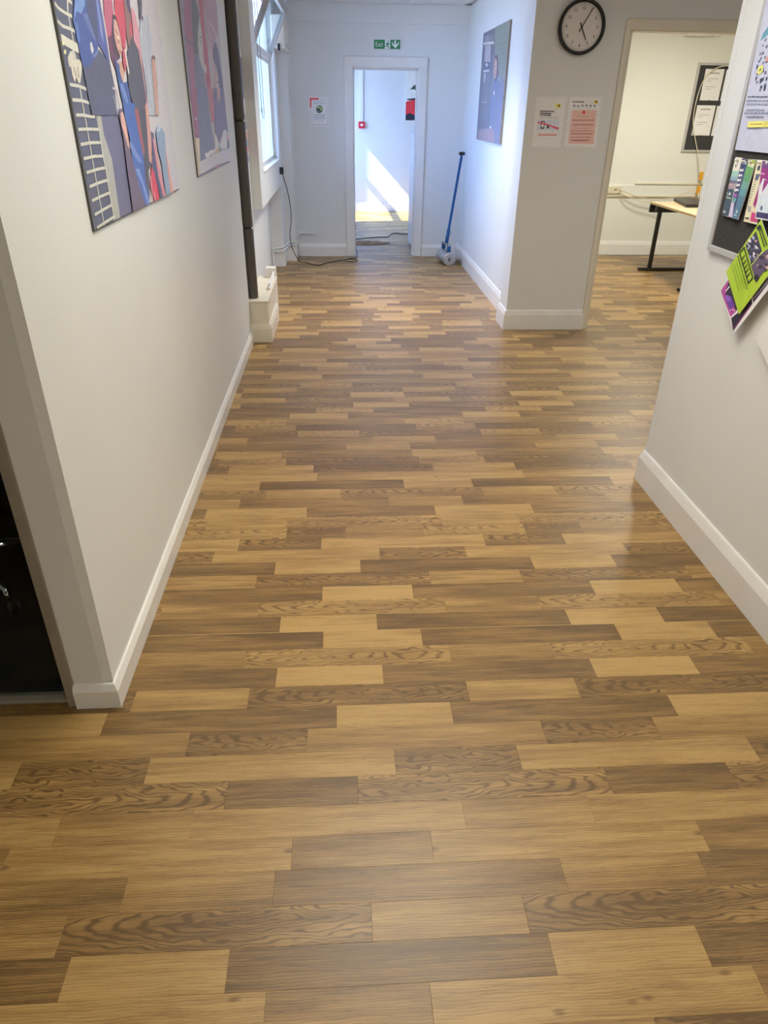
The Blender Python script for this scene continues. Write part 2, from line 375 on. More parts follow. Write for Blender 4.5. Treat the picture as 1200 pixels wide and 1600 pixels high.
def row_of(k):
    if k in ROWS: return ROWS[k]
    if 22 <= k <= 26:   # second sheet runs the other way round
        src = sorted(ROWS[23-k]); out = []
        for i, (x, t, c) in enumerate(src):
            end = src[(i+1) % len(src)][0]
            out.append(((2.109-end) % P, t, c))
        return sorted(out)
    rr = random.Random(k*7+3); a = rr.random()*P; light = rr.choice([0.9, 0.7, 0.6, 0.75]); dk = rr.choice([0.15, 0.25, 0.35, 0.5])
    return sorted([(a, light, rr.choice('sskc')), ((a+0.348) % P, dk, rr.choice('sscc'))])
KIND = {'s': 0.0, 'c': 0.5, 'k': 1.0}
def spans(y):
    if y < 1.70: return (-2.6, 1.50)
    if y < 3.0: return (-0.80, 1.50)
    if y < 5.9: return (-0.80, 4.02)
    if y < 9.3: return (-0.92, 6.52)
    return (-0.62, 3.02)
pieces = []
for k in range(-35, 145):
    y0 = 0.869 + H*k; y1 = y0 + H; lo, hi = spans((y0+y1)/2); r = row_of(k)
    if y0 < -2.3: continue
    n0 = int(math.floor(lo/P))-1
    for rep in range(n0, int(hi/P)+2):
        for i, (x, t, c) in enumerate(r):
            xe = r[i+1][0] if i+1 < len(r) else r[0][0]+P
            a, b = x+rep*P, xe+rep*P
            if b <= lo or a >= hi: continue
            sd = random.Random(k*31+i*7+1).random()
            pieces.append((max(a, lo), min(b, hi), y0, y1, t, sd, KIND[c], (a+b)/2))
mi = cam.matrix_world.inverted(); fpx = 1093.0
def seen_area(p):
    q = []
    for x, y in ((p[0], p[2]), (p[1], p[2]), (p[1], p[3]), (p[0], p[3])):
        v = mi @ Vector((x, y, 0))
        if v.z > -0.2: return 0
        q.append((600+fpx*v.x/-v.z, 800-fpx*v.y/-v.z))
    q = clip_poly(q, 0, 1200, 0, 1600)
    if len(q) < 3: return 0
    if p[3] > 3.1 and p[0] > 1.5: return 0
    return abs(sum(q[i-1][0]*q[i][1]-q[i][0]*q[i-1][1] for i in range(len(q))))/2
order = sorted(pieces, key=seen_area, reverse=True)
def plank_geo(p, V, F, A, UV):
    a, b, y0, y1, t, sd, kd, cx = p; cy = (y0+y1)/2; g = 0.0005
    i = len(V)
    V += [(a+g, y0+g, 0), (b-g, y0+g, 0), (b-g, y1-g, 0), (a+g, y1-g, 0), (a, y0, -0.0006), (b, y0, -0.0006), (b, y1, -0.0006), (a, y1, -0.0006), (a, y0, -0.004), (b, y0, -0.004), (b, y1, -0.004), (a, y1, -0.004)]
    F.append((i, i+1, i+2, i+3))
    for j in range(4):
        n = (j+1) % 4
        F.append((i+4+j, i+4+n, i+n, i+j)); F.append((i+8+j, i+8+n, i+4+n, i+4+j))
    A += [(t, sd, kd, 1)]*9
    UV += [(v[0]-cx, v[1]-cy) for v in V[i:]]
def plank_obj(name, ps):
    V, F, A, UV = [], [], [], []
    for p in ps: plank_geo(p, V, F, A, UV)
    me = bpy.data.meshes.new(name); me.from_pydata(V, [], F)
    at = me.color_attributes.new('pk', 'FLOAT_COLOR', 'CORNER'); uv = me.uv_layers.new(name='UVMap')
    for p in me.polygons:
        for li in p.loop_indices:
            at.data[li].color = A[p.index]; uv.data[li].uv = UV[me.loops[li].vertex_index]
    me.materials.append(M['plank']); o = bpy.data.objects.new(name, me); C.objects.link(o); o.parent = floor
    return o
for p in order[:300]: plank_obj('plank', [p])
o = plank_obj('planking', order[300:]); o['kind'] = 'stuff'
# welded joints between the vinyl sheets
for ys, x0, x1 in ((1.9396, -0.70, 1.455), (6.0882, -0.55, 1.35)):
    o = box('sheet_joint', (x0, ys-0.0011, -0.003), (x1, ys+0.0011, 0.0006), M['gold'], floor)
# office carpet
struct(box('floor', (-2.6, 1.70, -0.003), (-0.832, 5.0, 0.006), M['carpet']))

# ---- walls
wl = struct(prism_z('wall_left', [(-0.83, 1.62), (-0.742, 1.62), (-0.715, 1.629), (-0.715, 5.50), (-0.83, 5.50)], 0, CZ, M['wall']))
wall('wall_left', [((-0.95, 5.45, 0), (-0.73, 6.40, CZ)), ((-0.95, 6.40, 0), (-0.73, 7.62, 0.90))])
wall('wall_left', [((-0.95, 7.62, 0), (-0.80, 8.55, 0.95))])
wall('wall_left', [((-0.95, 8.55, 0.176), (-0.66, 8.90, CZ))])
wall('wall_left', [((-0.95, 8.90, 0), (-0.545, 9.25, CZ))])
wall('wall_left', [((-0.82, 6.35, 0.87), (-0.65, 8.69, 1.12)), ((-0.82, 6.35, 1.12), (-0.65, 6.68, CZ)), ((-0.82, 8.47, 1.12), (-0.65, 8.69, CZ)), ((-0.82, 6.68, 2.50), (-0.65, 8.47, CZ))])
wall('wall_right', [((1.48, -2.5, 0), (1.60, 3.06, CZ)), ((1.60, 2.94, 0), (4.1, 3.06, CZ)), ((4.0, 3.06, 0), (4.1, 5.97, CZ))])
wall('wall_right', [((1.37, 5.85, 0), (2.05, 5.97, CZ)), ((1.37, 5.97, 0), (1.58, 6.12, CZ)), ((1.45, 6.12, 0), (1.58, 9.27, CZ)), ((2.05, 5.85, 2.115), (2.95, 5.97, CZ)), ((2.95, 5.85, 0), (4.1, 5.97, CZ))])
wall('wall_far', [((-0.95, 9.25, 0), (0.155, 9.38, CZ)), ((0.905, 9.25, 0), (1.62, 9.38, CZ)), ((0.155, 9.25, 2.01), (0.905, 9.38, CZ)), ((-0.55, 9.215, 2.415), (1.45, 9.26, CZ))])
wall('wall_back', [((-2.7, -2.6, 0), (1.6, -2.5, CZ)), ((-2.7, -2.6, 0), (-2.6, 1.7, CZ))])
wall('wall_office', [((-2.7, 1.62, 2.15), (-0.83, 1.70, CZ)), ((-2.7, 1.62, 0), (-2.2, 1.70, CZ))])
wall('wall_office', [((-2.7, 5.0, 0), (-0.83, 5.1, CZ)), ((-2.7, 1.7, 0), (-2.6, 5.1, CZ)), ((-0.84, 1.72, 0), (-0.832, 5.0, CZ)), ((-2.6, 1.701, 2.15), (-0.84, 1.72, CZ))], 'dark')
wall('wall_right_room', [((1.58, 5.97, 0), (1.62, 9.4, CZ)), ((1.45, 9.39, 0), (6.6, 9.5, CZ)), ((6.5, 5.9, 0), (6.6, 9.5, CZ)), ((4.0, 5.85, 0), (6.6, 5.97, CZ))], 'room')
wall('wall_far_room', [((-0.72, 9.38, 0), (-0.60, 12.24, CZ)), ((-0.72, 13.625, 0), (-0.60, 13.85, CZ)), ((-0.72, 12.24, 0), (-0.60, 13.625, 0.60)), ((-0.72, 12.24, 2.26), (-0.60, 13.625, CZ)),
                       ((-0.72, 13.735, 0), (3.1, 13.85, CZ)), ((3.0, 9.38, 0), (3.1, 10.2, CZ)), ((3.0, 11.7, 0), (3.1, 13.85, CZ)), ((3.0, 10.2, 0), (3.1, 11.7, 0.75)), ((3.0, 10.2, 2.40), (3.1, 11.7, CZ)), ((1.5, 9.38, 0), (3.1, 9.5, CZ))], 'wall')
ceil = struct(boxes('ceiling', [((-2.75, -2.65, CZ+0.012), (6.7, 5.15, CZ+0.12)), ((-0.96, 5.15, CZ+0.012), (6.7, 9.50, CZ+0.12)), ((-0.74, 9.50, CZ+0.012), (3.15, 13.95, CZ+0.12))], M['grid']))
for gi in range(5):
    for gj in range(3):
        x0 = -1.03+gi*0.6; y0 = 7.42+gj*0.6; x1 = min(x0+0.6, 1.45); y1 = min(y0+0.6, 9.25)
        if x1-x0 < 0.1: continue
        box('ceiling_tile', (max(x0, -0.64)+0.012, y0+0.012, CZ), (x1-0.012, y1-0.012, CZ+0.014), M['ceil'], ceil, 0.004, 1)
for gi in range(1, 5): box('ceiling_rail', (-1.03+gi*0.6-0.012, 7.42, CZ-0.002), (-1.03+gi*0.6+0.012, 9.22, CZ+0.013), M['grid'], ceil)
for gj in range(3): box('ceiling_rail', (-0.64, 7.42+gj*0.6-0.012, CZ-0.002), (1.44, 7.42+gj*0.6+0.012, CZ+0.013), M['grid'], ceil)
struct(box('ground', (-40, -40, -0.3), (-0.96, 60, -0.12), M['ground']))
cv = struct(boxes('added_sun_blocker', [((-2.45, 5.16, 2.74), (-0.97, 9.2, 2.80))], M['white']))  # unseen slab added outside to keep direct sun off the corridor window

# ---- skirtings
skirt('baseboard_left', [(-0.715, 5.49), (-0.715, 1.62), (-0.832, 1.62)], 0.088, 0.017)
skirt('baseboard_right', [(1.48, -2.4), (1.48, 3.06), (1.75, 3.06)], 0.16, 0.021)
skirt('baseboard_column', [(2.03, 5.85), (1.37, 5.85), (1.37, 6.12), (1.44, 6.12)], 0.16, 0.020)
skirt('baseboard_picture_wall', [(1.45, 6.14), (1.45, 9.25)], 0.165, 0.020)
skirt('baseboard_far', [(1.45, 9.25), (1.0, 9.25)], 0.14, 0.020)
skirt('baseboard_far', [(0.066, 9.25), (-0.525, 9.25)], 0.145, 0.020)
skirt('baseboard_right_room', [(6.5, 9.39), (1.62, 9.39)], 0.165, 0.020)
skirt('baseboard_far_room', [(3.0, 13.735), (-0.6, 13.735)], 0.15, 0.022)
# stepped skirting boxes in the corner by the radiator pipes
for x0, x1, y0, y1 in ((-0.95, -0.647, 8.535, 8.90), (-0.67, -0.539, 8.89, 9.25)):
    o = struct(prism_z('trim_skirting_box', [(x0, y0), (x1, y0), (x1, y1), (x0, y1)], 0, 0.176, M['trim'], None, 0.006))
# boxed pipe casing under the drain pipe
struct(boxes('trim_pipe_casing', [((-0.73, 5.51, 0), (-0.574, 6.44, 0.302))], M['cream'], None, 0.003))
struct(box('trim_casing_lid', (-0.73, 5.503, 0.302), (-0.570, 6.445, 0.315), M['cream'], None, 0.003))
skirt('baseboard_casing', [(-0.574, 6.20), (-0.574, 5.51), (-0.715, 5.51)], 0.14, 0.020, 'cream')
skirt('baseboard_left', [(-0.73, 7.62), (-0.73, 6.445)], 0.14, 0.02, 'trim')
struct(box('trim_casing_end', (-0.66, 6.36, 0.315), (-0.575, 6.44, 0.40), M['trim'], None, 0.006))

struct(box('trim_corner_bead', (1.4772, 3.030, 0.16), (1.4835, 3.0625, CZ), M['wall'], None, 0.001, 1))
# ---- far doorway
d1 = struct(boxes('door_1', [((0.150, 9.249, 0), (0.165, 9.382, 2.012)), ((0.895, 9.249, 0), (0.910, 9.382, 2.012)), ((0.15, 9.249, 2.0), (0.91, 9.382, 2.015))], M['trim']))
def architrave(parent, lo, hi, m='trim', name='architrave'):
    return box(name, lo, hi, M[m], parent, 0.007, 2)
architrave(d1, (0.065, 9.228, 0), (0.158, 9.252, 2.10)); architrave(d1, (0.902, 9.228, 0), (0.997, 9.252, 2.10)); architrave(d1, (0.065, 9.226, 2.008), (0.997, 9.252, 2.112))
boxes('door_stop', [((0.165, 9.30, 0), (0.178, 9.34, 2.0)), ((0.882, 9.30, 0), (0.895, 9.34, 2.0)), ((0.165, 9.30, 1.987), (0.895, 9.34, 2.0))], M['trim'], d1)
# ---- right doorway
d2 = struct(boxes('door_2', [((2.045, 5.846, 0), (2.075, 5.974, 2.115)), ((2.925, 5.846, 0), (2.955, 5.974, 2.115)), ((2.045, 5.846, 2.10), (2.955, 5.974, 2.13))], M['cream']))
architrave(d2, (2.018, 5.832, 0), (2.060, 5.852, 2.125), 'cream'); architrave(d2, (2.94, 5.832, 0), (2.985, 5.852, 2.125), 'cream'); architrave(d2, (2.018, 5.830, 2.105), (2.985, 5.852, 2.175), 'cream')
# ---- glazed office door, mostly out of the picture
d3 = struct(box('door_3', (-0.860, 1.612, 0.0), (-0.829, 1.70, 2.15), M['taupe'], None, 0.003))
box('threshold', (-2.2, 1.630, 0.0), (-0.858, 1.672, 0.012), M['taupe'], d3, 0.003)
box('bottom_seal', (-2.2, 1.675, 0.0), (-0.858, 1.700, 0.016), M['black'], d3)
box('frame_head', (-2.2, 1.612, 2.11), (-0.829, 1.70, 2.15), M['taupe'], d3)
box('frame_post', (-2.2, 1.612, 0.0), (-2.16, 1.70, 2.15), M['taupe'], d3)
box('glass_pane', (-2.16, 1.655, 0.012), (-0.860, 1.661, 2.11), M['glass'], d3)

# ---- corridor window
wn = struct(boxes('window_1', [((-0.745, 6.68, 1.12), (-0.705, 6.72, 2.50)), ((-0.745, 8.43, 1.12), (-0.705, 8.47, 2.50)), ((-0.745, 6.68, 2.46), (-0.705, 8.47, 2.50)), ((-0.745, 6.68, 1.12), (-0.705, 8.47, 1.165))], M['trim'], None, 0.004))
box('window_sill', (-0.715, 6.68, 1.12), (-0.640, 8.47, 1.134), M['white'], wn, 0.003)
box('transom', (-0.745, 6.72, 1.985), (-0.700, 8.43, 2.02), M['trim'], wn, 0.003)
box('glass_pane', (-0.727, 6.72, 1.16), (-0.721, 8.43, 1.99), M['glass'], wn)
# bottom hung sash tipped into the corridor
def sashpt(y, s, t=0.0):
    a = R(25); return Vector((-0.70 + math.sin(a)*s + math.cos(a)*t, y, 2.02 + math.cos(a)*s - math.sin(a)*t))
def sash_bar(name, y0, y1, s0, s1, t0, t1, m):
    bm = bmesh.new(); c = [bm.verts.new(sashpt(y, s, t)) for y in (y0, y1) for s in (s0, s1) for t in (t0, t1)]
    for f in ((0, 1, 3, 2), (4, 6, 7, 5), (0, 4, 5, 1), (2, 3, 7, 6), (0, 2, 6, 4), (1, 5, 7, 3)): bm.faces.new([c[i] for i in f])
    return finish(name, bm, M[m], wn)
sash_bar('sash_stile', 6.76, 6.83, 0, 0.47, -0.02, 0.02, 'metalframe'); sash_bar('sash_stile', 8.33, 8.39, 0, 0.47, -0.02, 0.02, 'metalframe')
sash_bar('sash_rail', 6.83, 8.33, 0, 0.05, -0.02, 0.02, 'trim'); sash_bar('sash_rail', 6.83, 8.33, 0.42, 0.47, -0.02, 0.02, 'metalframe')
sash_bar('sash_glass', 6.83, 8.33, 0.05, 0.42, -0.003, 0.003, 'glass')
wf = struct(boxes('window_2', [((-0.70, 12.265, 1.605), (-0.62, 13.60, 1.68)), ((-0.70, 12.24, 0.60), (-0.62, 12.265, 2.26)), ((-0.70, 13.60, 0.60), (-0.62, 13.625, 2.26)), ((-0.70, 12.265, 0.60), (-0.62, 13.60, 0.63))], M['trim']))
box('window_sill', (-0.62, 12.25, 0.585), (-0.55, 13.62, 0.605), M['trim'], wf)
box('glass_pane', (-0.668, 12.265, 0.63), (-0.662, 13.60, 1.605), M['glass'], wf); box('glass_pane', (-0.668, 12.265, 1.68), (-0.662, 13.60, 2.26), M['glass'], wf)

w3 = struct(boxes('added_fill_window', [((3.03, 10.2, 0.75), (3.08, 11.7, 0.80)), ((3.03, 10.2, 2.35), (3.08, 11.7, 2.40)), ((3.03, 10.2, 0.80), (3.08, 10.25, 2.35)), ((3.03, 11.65, 0.80), (3.08, 11.7, 2.35))], M['trim']))  # out of view window, added to let more sky light into the far room
box('glass_pane', (3.052, 10.25, 0.80), (3.058, 11.65, 2.35), M['glass'], w3)
box('window_sill', (2.93, 10.15, 0.735), (3.03, 11.75, 0.752), M['trim'], w3)

# ================================================================== LIGHT FITTINGS
def ceiling_light(x, y, sx, sy, watts, label, col=LAMP_COL, spread=180):
    t = thing('ceiling_light', label, 'ceiling light', (x, y, CZ), 'recessed ceiling light panels')
    for lo, hi in (((x-sx/2, y-sy/2, CZ-0.006), (x+sx/2, y-sy/2+0.02, CZ+0.011)), ((x-sx/2, y+sy/2-0.02, CZ-0.006), (x+sx/2, y+sy/2, CZ+0.011)), ((x-sx/2, y-sy/2+0.02, CZ-0.006), (x-sx/2+0.02, y+sy/2-0.02, CZ+0.011)), ((x+sx/2-0.02, y-sy/2+0.02, CZ-0.006), (x+sx/2, y+sy/2-0.02, CZ+0.011))): box('frame_rail', lo, hi, M['grid'], t)
    box('diffuser', (x-sx/2+0.02, y-sy/2+0.02, CZ), (x+sx/2-0.02, y+sy/2-0.02, CZ+0.008), M['lamp'], t)
    d = bpy.data.lights.new('lamp', 'AREA'); d.shape = 'RECTANGLE'; d.size = sx-0.05; d.size_y = sy-0.05; d.energy = watts; d.color = col; d.spread = R(spread)
    l = bpy.data.objects.new('lamp', d); C.objects.link(l); l.parent = t; l.location = (0, 0, -0.012)
for L_ in LIGHTS: ceiling_light(*L_)


